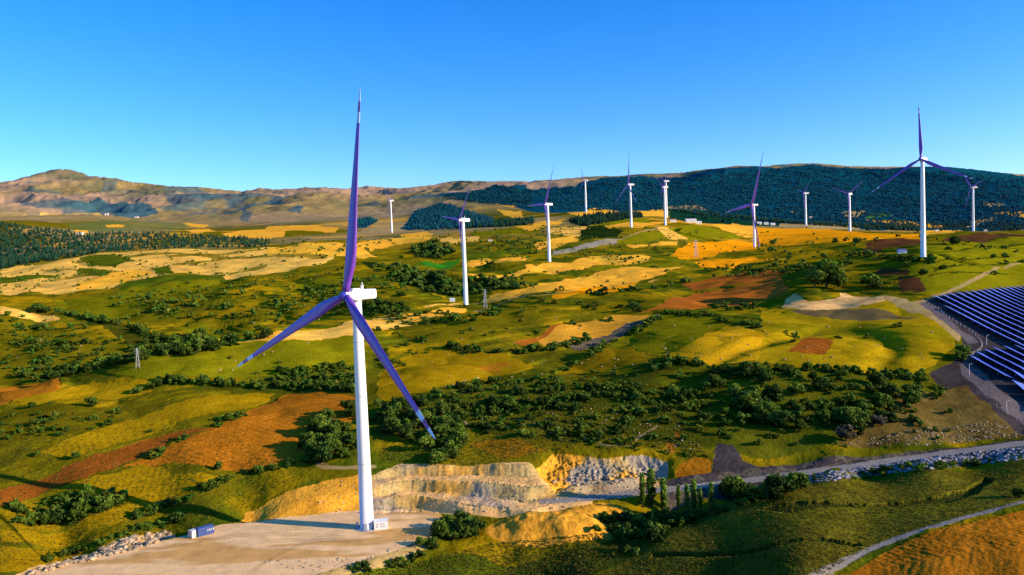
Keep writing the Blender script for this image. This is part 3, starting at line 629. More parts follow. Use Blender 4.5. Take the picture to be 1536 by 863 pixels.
def turbine(px, py, D_, hub_px, tip, c_rel, H, Lr, label, near=False, wide=1.0, base=True):
    """base pixel, distance, hub pixel, one blade tip (px offset from the hub), apparent width of the rotor, hub height m, blade length m"""
    s_, e_ = se([px], [py]); x = s_[0]*D_; z = float(gz(np.array([x]), np.array([D_]))[0]); y = D_
    root = empty('wind_turbine', (x, y, z-.1), 0, label=label, category='wind turbine', group='white wind turbines with violet blades across the hills')
    al = math.atan2(x, y)                 # bearing
    rel = math.acos(c_rel)                # angle between rotor axis and direction to the camera
    # axis in world: direction to camera rotated towards the left
    ax = math.radians(-43.5) if near else -al - rel
    n_ = Vector((math.sin(ax), -math.cos(ax), 0)); hdir = Vector((math.cos(ax), math.sin(ax), 0))
    root.rotation_euler = (0, 0, 0)
    k = H/90.0*wide
    NSG = 28 if near else 16
    t = MB(); rb, rt = 2.65*k, 1.75*k
    hs = [0, .25, .26, H*.28, H*.282, H*.57, H*.572, H*.85, H-2.0*k]
    rr = [rb*1.08, rb*1.08, rb, rb-(rb-rt)*.28, rb-(rb-rt)*.28, rb-(rb-rt)*.57, rb-(rb-rt)*.57, rb-(rb-rt)*.85, rt]
    t.quad_strip([[(r*math.cos(2*math.pi*j/NSG), r*math.sin(2*math.pi*j/NSG), h) for j in range(NSG)] for h, r in zip(hs, rr)], True, 0)
    tw = t.build('tower', MW, root, True)
    for hj in ((.281, .571, .80) if near else ()):
        rj = rb-(rb-rt)*hj; jt = MB(); jt.quad_strip([[((rj+e_)*math.cos(2*math.pi*j/NSG), (rj+e_)*math.sin(2*math.pi*j/NSG), H*hj+z_) for j in range(NSG)] for z_, e_ in ((-.12, .01), (-.1, .06), (.1, .06), (.12, .01))], False, 0); jt.build('flange', MWG, tw)
    if near:
        d = MB().box((0, -rb-.02, 1.6), (1.1, .12, 2.1), 0, 0); o = d.build('door', MWG, tw)
        MB().box((0, -rb-.7, .25), (1.8, 1.4, .5)).build('step', MCO, tw)
        f = MB(); f.quad_strip([[(r*math.cos(2*math.pi*j/28), r*math.sin(2*math.pi*j/28), h) for j in range(28)] for h, r in ((-.4, 4.6), (.12, 4.6), (.3, 3.2))], True, 0); f.build('foundation', MCO, root)
    # nacelle: sits behind the hub along -n
    def P3(a, b, c): return tuple(n_*a + hdir*b + Vector((0, 0, H+c)))
    hubo = 4.6*k
    nb = MB(); hw, hh = 1.95*k, 1.95*k
    secs = [(hubo-1.6*k, .80, -.85, 1.0), (hubo-2.0*k, .95, -1.0, 1.22), (-.6*k, 1.0, -1.0, 1.22), (-.9*k, 1.0, -1.0, .95), (-7.6*k, .95, -1.0, .9), (-8.1*k, .8, -.85, .75)]
    rings = []
    for a, w_, lo, hi in secs:
        w2 = hw*w_; l_ = hh*lo; h_ = hh*hi; b_ = .35*k
        rings.append([P3(a, -w2+b_, l_), P3(a, w2-b_, l_), P3(a, w2, l_+b_), P3(a, w2, h_-b_), P3(a, w2-b_, h_), P3(a, -w2+b_, h_), P3(a, -w2, h_-b_), P3(a, -w2, l_+b_)])
    nb.quad_strip(rings, True, 0); nac = nb.build('nacelle', MW, root)
    if near or D_ < 1000:
        ms = MB(); ms.tube(P3(-2.5*k, .3*k, 1.8*k), P3(-2.5*k, .3*k, 4.6*k), .16*k); ms.tube(P3(-2.5*k, -.5*k, 3.6*k), P3(-2.5*k, 1.2*k, 3.6*k), .12*k); ms.box(P3(-2.5*k, .3*k, 2.6*k), (.9*k, .9*k, 1.4*k)); ms.build('weather_mast', MW, nac)
        v_ = MB(); v_.tube(P3(-5.9*k, 1.80*k, .1*k), P3(-5.9*k, 1.97*k, .1*k), .28*k, k=10); v_.build('vent', MDK, nac)
        yb = MB(); yb.tube((0, 0, H-2.6*k), (0, 0, H-1.9*k), 2.0*k, k=20); yb.build('yaw_ring', MWG, nac)
    hb = MB(); rings = []
    for a, r in ((hubo-1.7*k, 1.5), (hubo-1.2*k, 1.75), (hubo+.9*k, 1.75), (hubo+1.7*k, 1.4), (hubo+2.3*k, .9), (hubo+2.6*k, .3)):
        rings.append([P3(a, r*k*math.cos(2*math.pi*j/16), r*k*math.sin(2*math.pi*j/16)) for j in range(16)])
    hb.quad_strip(rings, True, [0, 0, 1, 1, 1, 1]); hb.build('hub', [MW, MSPIN], root, True)
    # rotor phase from the given tip, taking camera roll into account
    dx, dy = tip; rx = dx*math.cos(RO)-dy*math.sin(RO)*(-1)*-1; upx = -dy
    # image -> level frame
    lx = dx*math.cos(RO)+upx*math.sin(RO); ly = -dx*math.sin(RO)+upx*math.cos(RO)
    phi = math.atan2(lx/max(c_rel, .05), ly)
    tilt, cone = (math.radians(8.6), math.radians(4.3)) if near else (math.radians(5), math.radians(2.5))
    if near: phi = math.radians(4.9)
    nt_ = n_*math.cos(tilt)+Vector((0, 0, math.sin(tilt))); ut_ = Vector((0, 0, math.cos(tilt)))-n_*math.sin(tilt)
    bs, bm = blade_rings(Lr, 1.25 if near else min(1.9, 1.1*max(1, 45/Lr)))
    for i in range(3):
        a = phi + i*2*math.pi/3
        bz = (hdir*math.sin(a)+ut_*math.cos(a))*math.cos(cone)+nt_*math.sin(cone); by = (nt_-bz*nt_.dot(bz)).normalized(); bx = by.cross(bz)
        hc = n_*hubo + Vector((0, 0, H))
        b = MB(); b.quad_strip([[tuple(hc+bx*p[0]+by*p[1]+bz*(p[2]+1.2*k)) for p in r] for r in bs], True, bm)
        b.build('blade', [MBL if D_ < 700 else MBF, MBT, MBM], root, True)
    return root, (x, y, z)
def hm(npx, D_): return npx*D_/F0
T = [
 (551,797,279,(515,438),(25,-308),.555,90.5,76,'largest wind turbine, standing on the pale gravel pad in the foreground',True,1.0),
 (699,454,805,(694,326),(16,-50),.45,hm(127,805),hm(56,805),'wind turbine by the valley track with a small white kiosk at its foot',False,.95),
 (824,388,1160,(820,303),(13,-62),.40,hm(86,1160),hm(64,1160),'wind turbine at the end of a grey lane among golden fields',False,1.0),
 (1385,385,690,(1378,240),(-6,-78),.93,hm(146,690),hm(80,690),'second largest wind turbine, on the green slope above the solar farm',False,.9),
 (1132,371,1590,(1128,309),(14,-84),.42,hm(63,1590),hm(86,1590),'wind turbine with very long blades behind the wide orange field',False,1.1),
 (947,340,1590,(943,276),(-1,-53),.35,hm(64,1590),hm(52,1590),'wind turbine above the light green field right of the pine belt',False,1.0),
 (998,337,1725,(996,280),(-12,-20),.4,hm(57,1725),hm(24,1725),'front wind turbine of the overlapping pair in front of the white farm buildings',False,1.05),
 (1000,322,2080,(998,268),(-11,-14),.4,hm(54,2080),hm(18,2080),'rear wind turbine of the overlapping pair, half hidden by the front one',False,1.0),
 (879,315,2130,(876,268),(-5,-23),.4,hm(47,2130),hm(24,2130),'wind turbine on the wheat ridge left of the pine belt',False,1.1),
 (588,350,2130,(585,302),(-9,-24),.35,hm(48,2130),hm(26,2130),'farthest left wind turbine, small in front of the brown hills',False,1.0),
 (1209,341,2040,(1208,293),(9,-20),.4,hm(48,2040),hm(23,2040),'small wind turbine with one raised blade before the dark wooded mountain',False,1.1),
 (1275,347,1750,(1273,291),(20,-19),.85,hm(56,1750),hm(28,1750),'wind turbine with two blades raised like a letter V before the dark mountain',False,1.1),
 (1460,347,1470,(1458,279),(-15,-28),.5,hm(68,1470),hm(32,1470),'farthest right wind turbine at the edge of the ploughed strip',False,.9),
]
TP_ = {}
for i, a in enumerate(T):
    r, p = turbine(*a); TP_[i] = p
# transformer kiosks
def kiosk(x, y, z, sx, sy, sz, rz, label):
    r = empty('transformer_kiosk', (x, y, z), rz, label=label, category='kiosk', group='white transformer kiosks beside turbines')
    b = MB().box((0, 0, sz/2), (sx, sy, sz)).build('housing', MW, r)
    MB().box((0, 0, sz+.1), (sx+.3, sy+.3, .2)).build('roof', MW, r)
    for xx in (-.28, .02, .22):
        for zz_ in (.32, .62):
            v = MB()
            for q_ in range(4): v.box((xx*sx, -sy/2-.03, zz_*sz+q_*.13), (sx*.14, .06, .07))
            v.build('louvre', MWG, r)
x, y, z = TP_[0]; kiosk(x+5.6, y-1.0, -.05, 5.2, 3.0, 3.1, math.radians(10), 'white transformer kiosk with louvres at the foot of the largest turbine')
x, y, z = TP_[1]; kx = x-15; kiosk(kx, y, float(gz(np.array([kx]), np.array([y]))[0]), 5.5, 4, 4, 0, 'small white kiosk beside the turbine on the valley track')
b = MB(); b.box((0, 0, .9), (.9, .9, 1.8)); x, y, z = TP_[0]
b = b.build('electrical_cabinet', MWC, None, label='small pale cabinet on the shaded left side of the largest turbine foot', category='cabinet'); b.location = (x-4.1, y+1.2, 0)
# containers
def container(px, py, L, Wd, Hh, rz, mat, label, letters=False):
    x, y = plane_pt(px, py, 0)
    r = empty('shipping_container', (x, y, 0.02), rz, label=label, category='container', group='containers parked on the pad edge')
    body = MB(); body.box((0, 0, Hh/2+.1), (L-.2, Wd-.2, Hh-.2))
    nrib = int(L/.45)
    for i in range(nrib):
        for sgn in (-1, 1): body.box((-L/2+.35+i*(L-.7)/(nrib-1), sgn*(Wd/2-.07), Hh/2+.1), (.2, .08, Hh-.45))
    body.build('walls', mat, r)
    fr = MB()
    for sx in (-1, 1):
        for sy in (-1, 1): fr.box((sx*(L/2-.08), sy*(Wd/2-.08), Hh/2+.1), (.16, .16, Hh))
    for sy in (-1, 1):
        for zz_ in (.16, Hh+.08): fr.box((0, sy*(Wd/2-.075), zz_), (L-.32, .13, .14))
    fr.build('frame', mat, r)
    MB().box((0, 0, Hh+.17), (L-.1, Wd-.1, .05)).build('roof', mat, r)
    for sy in (-1, 1): d = MB().box((-L/2-.0, sy*Wd*.24, Hh/2+.1), (.08, Wd*.42, Hh-.35)); o = d.build('door', mat, r); MB().tube((-L/2-.08, sy*Wd*.12, .4), (-L/2-.08, sy*Wd*.12, Hh-.2), .03).build('lock_bar', MST, o)
    if letters:
        t = MB(); x0 = .4
        for i, (w_, h_) in enumerate(((.45, .8), (.45, .8), (.45, .8), (.18, .8), (.45, .8))):
            t.box((x0+w_/2, -Wd/2-.02, Hh*.6), (w_*.30, .03, h_)); t.box((x0+w_*.75, -Wd/2-.02, Hh*.6+.3), (w_*.4, .03, .2)); x0 += w_+.15
        t.build('lettering', MTX, r)
container(290, 806, 2.6, 2.4, 2.7, math.radians(58), MWC, 'short weathered white container at the left end of the pad')
container(308, 802, 6.0, 2.4, 3.0, math.radians(42), MBC, 'blue shipping container with white lettering at the edge of the pad', True)

# ------------------------------------------------- foliage
def ico(sub):
    import bmesh
    bm = bmesh.new(); bmesh.ops.create_icosphere(bm, subdivisions=sub, radius=1); v = np.array([p.co[:] for p in bm.verts]); f = np.array([[q.index for q in p.verts] for p in bm.faces]); bm.free(); return v, f
I1v, I1f = ico(1); I2v, I2f = ico(2)
def crown_arrays(seed, w=1.0, h=1.0, clusters=9, leaves=900, lsz=.055, columnar=False, base_z=.12):
    """unit crown: height 1 (z 0..1), radius about .5*w ; leaf quads + dark inner lumps; returns tri/quad arrays as quads"""
    r = np.random.default_rng(seed); Vs = []; Fs = []; Cs = []; off = 0
    cc = []
    for i in range(clusters):
        if columnar:
            zc = .14+.80*(i+.5)/clusters; rad = .072*math.sin(math.pi*min(max((zc-.02)/1.05, 0), 1))**.6+.012
            cc.append((r.normal()*.012, r.normal()*.012, zc, rad*r.uniform(.8, 1.25), 1.5))
        else:
            a = r.uniform(0, 6.28); q = math.sqrt(r.uniform(0, 1))*.30; zc = r.uniform(base_z+.14, .78)*(1-.35*q/.3)+.05
            cc.append((q*w*math.cos(a), q*w*math.sin(a), zc, r.uniform(.15, .25), .85))
    for (x, y, z, rad, st) in cc:
        nv = I1v*rad*.72*(1+r.normal(size=(len(I1v), 1))*.12); nv[:, 2] *= st; nv += (x, y, z)
        Vs.append(nv); tri = I1f+off; Fs.append(np.concatenate([tri, tri[:, 2:3]], 1)); Cs.append(np.full((len(nv), 3), .30)); off += len(nv)  # core painted dark, as the shaded inside of the crown
        m = int(leaves/clusters); d = r.normal(size=(m, 3)); d /= np.linalg.norm(d, axis=1, keepdims=True)
        rr = rad*r.uniform(.62, 1.0, (m, 1))*(1+.55*(r.random((m, 1)) > .82)*r.random((m, 1))); c = d*rr; c[:, 2] *= st; c += (x, y, z)
        nrm = d+r.normal(size=(m, 3))*.55; nrm /= np.linalg.norm(nrm, axis=1, keepdims=True)
        u = np.cross(nrm, r.normal(size=(m, 3))); u /= np.linalg.norm(u, axis=1, keepdims=True)+1e-9; t = np.cross(nrm, u)
        s = lsz*r.uniform(.6, 1.4, (m, 1)); q = np.stack([c-u*s-t*s*.7, c+u*s*.8-t*s, c+u*s+t*s*.8, c-u*s*.7+t*s], 1).reshape(-1, 3)
        sh = (.55+.75*np.clip((c[:, 2]-.1)/.9, 0, 1)+.25*(d[:, 2])) * r.uniform(.65, 1.35, m)  # crown shade painted in: leaves lighter towards the top, darker low down
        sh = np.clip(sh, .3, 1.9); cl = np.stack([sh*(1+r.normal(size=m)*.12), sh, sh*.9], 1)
        Vs.append(q); Fs.append(np.arange(m*4).reshape(m, 4)+off); Cs.append(np.repeat(cl, 4, 0)); off += m*4
    return np.concatenate(Vs), Fs, np.concatenate(Cs)
def crown_mesh(name, mat, seed, **k):
    v, f, c = crown_arrays(seed, **k); f = np.concatenate(f)
    # triangles were stored with a doubled corner: split them off
    me = bpy.data.meshes.new(name); fl = [tuple(q[:3]) if q[2] == q[3] else tuple(q) for q in f.tolist()]
    me.from_pydata(v.tolist(), [], fl)
    a = me.color_attributes.new('Col', 'FLOAT_COLOR', 'POINT'); c4 = np.ones((len(v), 4), np.float32); c4[:, :3] = c; a.data.foreach_set('color', c4.ravel())
    me.materials.append(mat); me.update(); return me
MV = [LEAF, LEAFD, LEAFL, LEAF]
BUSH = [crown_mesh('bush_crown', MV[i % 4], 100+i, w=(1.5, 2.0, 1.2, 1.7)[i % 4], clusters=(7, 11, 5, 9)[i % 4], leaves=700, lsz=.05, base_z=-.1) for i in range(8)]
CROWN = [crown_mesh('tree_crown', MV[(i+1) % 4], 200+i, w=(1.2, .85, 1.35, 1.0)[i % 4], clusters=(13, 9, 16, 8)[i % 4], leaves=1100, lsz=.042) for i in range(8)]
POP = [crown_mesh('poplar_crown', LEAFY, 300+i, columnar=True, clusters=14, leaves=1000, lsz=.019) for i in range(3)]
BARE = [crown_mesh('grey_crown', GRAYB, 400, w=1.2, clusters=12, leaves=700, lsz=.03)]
def trunk_mesh(seed, h=.45, r=.03):
    rr = random.Random(seed); b = MB(); b.tube((0, 0, -.03), (rr.uniform(-.02, .02), 0, h*.6), r, r*.7, 7)
    for i in range(5):
        a = i*1.26+rr.random(); b.tube((0, 0, h*(.4+.08*i)), (math.cos(a)*.17, math.sin(a)*.17, h*(.4+.08*i)+.2), r*.5, r*.15, 5)
    b.tube((0, 0, h*.55), (0, 0, h*1.4), r*.7, r*.2, 6)
    o = b.build('trunk', MTRK); me = o.data; bpy.data.objects.remove(o); return me
TRK = [trunk_mesh(i) for i in range(3)]
TRKP = trunk_mesh(9, .5, .014)
# low crowns for the merged far shrubs
LOWQ = []
for i in range(6):
    r = np.random.default_rng(500+i); v = I1v.copy(); k_ = 1+r.normal(size=(len(v), 1))*.22; v = v*k_*.5; v[:, 2] = v[:, 2]*.95+.42; LOWQ.append((v, I1f))
MEDQ = []
for i in range(5):
    r = np.random.default_rng(520+i); Vs = []; Fs = []; off = 0
    for j in range(5):
        rad = r.uniform(.18, .30); v = I1v*rad*(1+r.normal(size=(len(I1v), 1))*.2); a = r.uniform(0, 6.28); q = r.uniform(.1, .3); v[:, 2] *= .95; v = v+(q*math.cos(a), q*math.sin(a), r.uniform(.22, .66)); Vs.append(v); Fs.append(I1f+off); off += len(v)
    MEDQ.append((np.concatenate(Vs), np.concatenate(Fs)))
LEAFQ = []
for i in range(4):
    v, f, c = crown_arrays(560+i, w=1.4, clusters=6, leaves=150, lsz=.085, base_z=-.1); f = np.concatenate(f); f[:, 3] = f[:, 3]
    tr = np.concatenate([f[:, :3], f[f[:, 2] != f[:, 3]][:, [0, 2, 3]]]); LEAFQ.append((v, tr))
PINEQ = []
for i in range(4):
    r = np.random.default_rng(540+i); Vs = []; Fs = []; off = 0
    for (z0, z1, rr_) in ((.08, .55, .27), (.35, .80, .20), (.6, 1.02, .12)):
        k_ = 7; ring = np.array([[rr_*r.uniform(.75, 1.2)*math.cos(2*math.pi*j/k_), rr_*r.uniform(.75, 1.2)*math.sin(2*math.pi*j/k_), z0+r.uniform(-.05, .05)] for j in range(k_)]+[[0, 0, z1]])
        Vs.append(ring); Fs.append(np.array([[j, (j+1) % k_, k_] for j in range(k_)])+off); off += k_+1
    PINEQ.append((np.concatenate(Vs), np.concatenate(Fs)))
def merged(name, pos, sizes, protos, mat, wz=1.0, shade=(.6, 1.3), asp=(1.0, 1.5), hue=.2, **props):
    """many small things nobody could count, as one mesh"""
    Vs = []; Fs = []; Cs = []; off = 0
    for i in range(len(sizes)):
        v, f = protos[i % len(protos)]; a = rng.uniform(0, 6.28); ca, sa = math.cos(a), math.sin(a); s = sizes[i]; w = s*rng.uniform(*asp)
        q = np.empty_like(v); q[:, 0] = (v[:, 0]*ca-v[:, 1]*sa)*w; q[:, 1] = (v[:, 0]*sa+v[:, 1]*ca)*w; q[:, 2] = v[:, 2]*s*wz-.05*s
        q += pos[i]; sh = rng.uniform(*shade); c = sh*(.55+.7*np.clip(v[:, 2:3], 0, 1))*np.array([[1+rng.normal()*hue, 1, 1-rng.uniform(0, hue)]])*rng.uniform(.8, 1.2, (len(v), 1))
        Vs.append(q); Fs.append(f+off); Cs.append(np.clip(c, .05, 3)); off += len(v)
    me = mesh_np(name, np.concatenate(Vs), np.concatenate(Fs), np.concatenate(Cs), smooth=False, mats=[mat])
    return link(name, me, None, **props)

# ---- where trees and bushes stand: zone outlines in the photo, cast on the ground
def pin(poly, nn):
    p = np.array(poly, float); lo, hi = p.min(0), p.max(0); out = []
    while len(out) < nn:
        q = rng.uniform(lo, hi, (nn*3, 2)); m = inpoly(q[:, 0], q[:, 1], p); out += q[m].tolist()
    return np.array(out[:nn])
ITEMS = []   # x, y, z, size, kind, zone-name
def put(pxy, smin, smax, kind, zone, clump=True):
    p = np.array(pxy, float); x, y, z = at_many(p[:, 0], p[:, 1])
    for i in range(len(p)):
        s = smin+(smax-smin)*rng.random()**1.8
        ITEMS.append((float(x[i]), float(y[i]), float(z[i]), s, kind, zone))
def zone(poly, nn, smin, smax, kind, name, clump=.5):
    p = pin(poly, nn)
    if clump:   # gather part of them round a few centres, as scrub grows
        c = pin(poly, max(3, nn//9)); pp = np.array(poly, float)
        for i in range(nn):
            if rng.random() < clump:
                k = c[rng.integers(len(c))]; q = k+rng.normal(size=2)*np.array([14, 5])
                if inpoly(np.array([q[0]]), np.array([q[1]]), pp)[0]: p[i] = q
    put(p, smin, smax, kind, name)
def line(pts, nn, smin, smax, kind, name, jit=2.5):
    p = np.array(pts, float); seg = np.hypot(*np.diff(p, axis=0).T); t = np.concatenate([[0], np.cumsum(seg)]); q = rng.uniform(0, t[-1], nn)
    put(np.stack([np.interp(q, t, p[:, 0])+rng.normal(size=nn)*jit*1.5, np.interp(q, t, p[:, 1])+rng.normal(size=nn)*jit*.6], 1), smin, smax, kind, name)
Bk, Tk = 'bush', 'tree'
zone([(960,545),(1060,548),(1130,548),(1200,562),(1380,566),(1440,590),(1430,630),(1300,660),(1150,672),(1060,650),(960,640),(890,600)],210,2.5,7,Bk,'dark scrub slope below the golden hill fields')
zone([(1060,560),(1200,560),(1330,575),(1380,610),(1280,650),(1120,640),(1040,600)],60,5,11,Tk,'dark scrub slope below the golden hill fields')
line([(975,545),(1050,546),(1070,560),(1100,556),(1150,552),(1260,558),(1330,562),(1380,570)],45,4,8,Bk,'lower edge of the golden hill fields')
zone([(560,610),(700,575),(860,560),(960,560),(960,650),(860,668),(700,645),(680,690),(560,640)],330,2,6.5,Bk,'scrubby hillside right of the largest turbine')
line([(800,590),(840,560),(880,535),(920,515),(960,495),(990,476)],42,3,6,Bk,'hedge climbing the hill in the centre')
line([(675,522),(720,528),(780,530),(840,522),(880,512)],36,3.5,7.5,Bk,'hedge above the olive field in the centre')
zone([(460,640),(535,612),(545,680),(480,702),(455,690)],34,6,11,Tk,'thicket beside the orange field')
zone([(570,615),(640,605),(690,640),(690,690),(640,690),(575,650)],44,5,10,Tk,'thicket right of the largest turbine tower')
line([(640,700),(670,690),(690,670),(685,650)],14,5,9,Tk,'thicket right of the largest turbine tower')
zone([(380,560),(540,545),(545,590),(430,585)],90,2.5,6,Bk,'slope left of the largest turbine tower')
line([(200,590),(260,572),(330,578),(400,582),(460,580),(530,588)],60,4,8,Bk,'shaded hedge on the left slope')
line([(225,690),(260,668),(300,650),(340,632),(370,622)],18,3,5.5,Bk,'strip of bushes along the orange field')
zone([(5,770),(40,752),(120,742),(195,740),(190,752),(120,782),(45,798)],60,3,8,Bk,'dark thicket at the lower left')
line([(190,785),(240,765),(290,745),(340,720),(400,705),(470,690)],34,2.5,5.5,Bk,'bushes on the bank behind the pad')
line([(60,845),(130,825),(200,795),(240,790),(280,775)],26,2,5,Bk,'bushes below the edge of the pad')
zone([(0,470),(60,480),(160,495),(240,520),(190,545),(90,565),(0,575)],200,2.5,8,Bk,'rough pasture on the far left')
line([(60,573),(130,556),(230,535),(300,525),(350,515),(400,505)],60,5,10,Tk,'tree line in the left valley')
line([(80,470),(140,480),(190,490),(240,508),(290,528),(330,522)],62,5,11,Tk,'wooded stream in the left valley')
zone([(200,505),(300,500),(330,515),(280,538),(220,530)],45,5,10,Tk,'wooded stream in the left valley')
zone([(150,440),(330,425),(520,402),(540,440),(520,470),(400,492),(320,480),(190,480)],300,2.5,8,Bk,'green hill behind the stream')
zone([(500,404),(600,420),(640,450),(560,440),(540,470),(490,460)],60,4,9,Tk,'hill behind the largest turbine hub')
zone([(545,395),(600,400),(660,412),(700,436),(690,446),(640,440),(590,420)],110,6,12,Tk,'wooded valley in the centre')
zone([(616,368),(650,363),(684,376),(661,389),(622,388)],70,7,13,Tk,'small wood in front of the farthest left turbine')
zone([(545,450),(600,455),(615,470),(560,475)],34,5,9,Tk,'dark trees behind the nacelle of the largest turbine')
zone([(700,418),(780,412),(790,432),(710,444)],44,5,10,Tk,'shaded trees beside the second turbine')
zone([(560,475),(640,470),(700,470),(780,450),(780,465),(700,485),(600,490)],55,2.5,7,Bk,'rough ground below the second turbine')
zone([(720,370),(800,355),(820,370),(790,390),(720,400)],80,3,8,Bk,'bushy slope left of the lane turbine')
zone([(1100,400),(1180,392),(1230,400),(1180,415),(1060,418),(1040,400)],70,4,9,Tk,'thicket behind the rust field')
line([(880,444),(930,438),(980,434),(1050,420)],24,5,9,Tk,'thicket behind the rust field')
line([(990,470),(1050,474),(1100,485),(1145,495)],26,3,6.5,Bk,'hedge on top of the centre hill')
line([(1060,460),(1110,466),(1140,456)],16,4,7,Bk,'hedge on top of the centre hill')
line([(1260,382),(1310,386),(1370,392),(1400,392)],24,5,9,Tk,'dark hedge at the foot of the slope turbine')
zone([(1140,380),(1250,380),(1280,400),(1250,412),(1150,400)],34,3,8,Bk,'rough pasture above the sand pit')
line([(600,812),(640,800),(670,795),(710,800)],9,5,8,Tk,'clump of trees below the pad')
zone([(620,800),(650,780),(715,778),(722,800),(680,822),(628,828)],22,5,8.5,Tk,'clump of trees below the pad')
zone([(900,775),(1000,775),(1100,765),(1180,735),(1150,742),(1000,800),(930,815)],130,2.5,6,Bk,'shaded valley by the poplars')
line([(1110,745),(1160,742),(1200,732)],12,4,8,Tk,'shaded valley by the poplars')
line([(1190,726),(1260,718),(1340,705),(1420,700),(1500,690)],30,2,5,Bk,'foot of the road embankment')
line([(530,858),(600,845),(640,835)],12,2,4.5,Bk,'lower edge of the frame below the pad')
zone([(840,660),(980,650),(1050,660),(1060,690),(960,676),(880,672)],34,1.5,4,Bk,'scrubby slope above the quarry cut')
zone([(0,620),(120,620),(200,600),(230,612),(130,650),(0,660)],50,1.5,5,Bk,'meadow on the left slope')
zone([(570,500),(660,495),(640,540),(570,560)],34,2,5,Bk,'slope behind the largest turbine tower')
zone([(600,500),(800,470),(930,480),(820,505),(700,520)],16,2,4.5,Bk,'open hillside in the centre')
line([(780,470),(860,462),(900,460),(960,462)],7,4,7,Bk,'open hillside in the centre')
zone([(1240,660),(1400,640),(1500,655),(1380,668),(1260,672)],12,1.5,3,Bk,'stony bank above the road')
zone([(820,372),(1000,360),(1010,380),(940,395),(830,385)],90,2.5,6,Bk,'patchwork fields around the lane')
zone([(1000,345),(1180,350),(1180,380),(1010,372)],50,2.5,6,Bk,'fields behind the orange field')
zone([(1180,350),(1536,355),(1536,380),(1200,372)],28,3,7,Bk,'golden plateau on the right')
zone([(400,355),(600,352),(600,372),(420,395)],70,3,7,Bk,'wheat plateau on the left')
zone([(0,380),(380,375),(330,410),(0,440)],110,2.5,6,Bk,'wheat plateau on the left')
zone([(620,350),(860,335),(860,370),(640,382)],110,3,8,Bk,'fields below the wooded mountain')
zone([(-260,480),(0,470),(0,580),(-260,600)],90,2.5,7,Bk,'far left pasture outside the view')
zone([(-260,400),(0,385),(0,440),(-260,460)],60,3,7,Bk,'far left pasture outside the view')
zone([(-260,640),(0,620),(0,760),(-260,800)],50,2,6,Bk,'far left pasture outside the view')
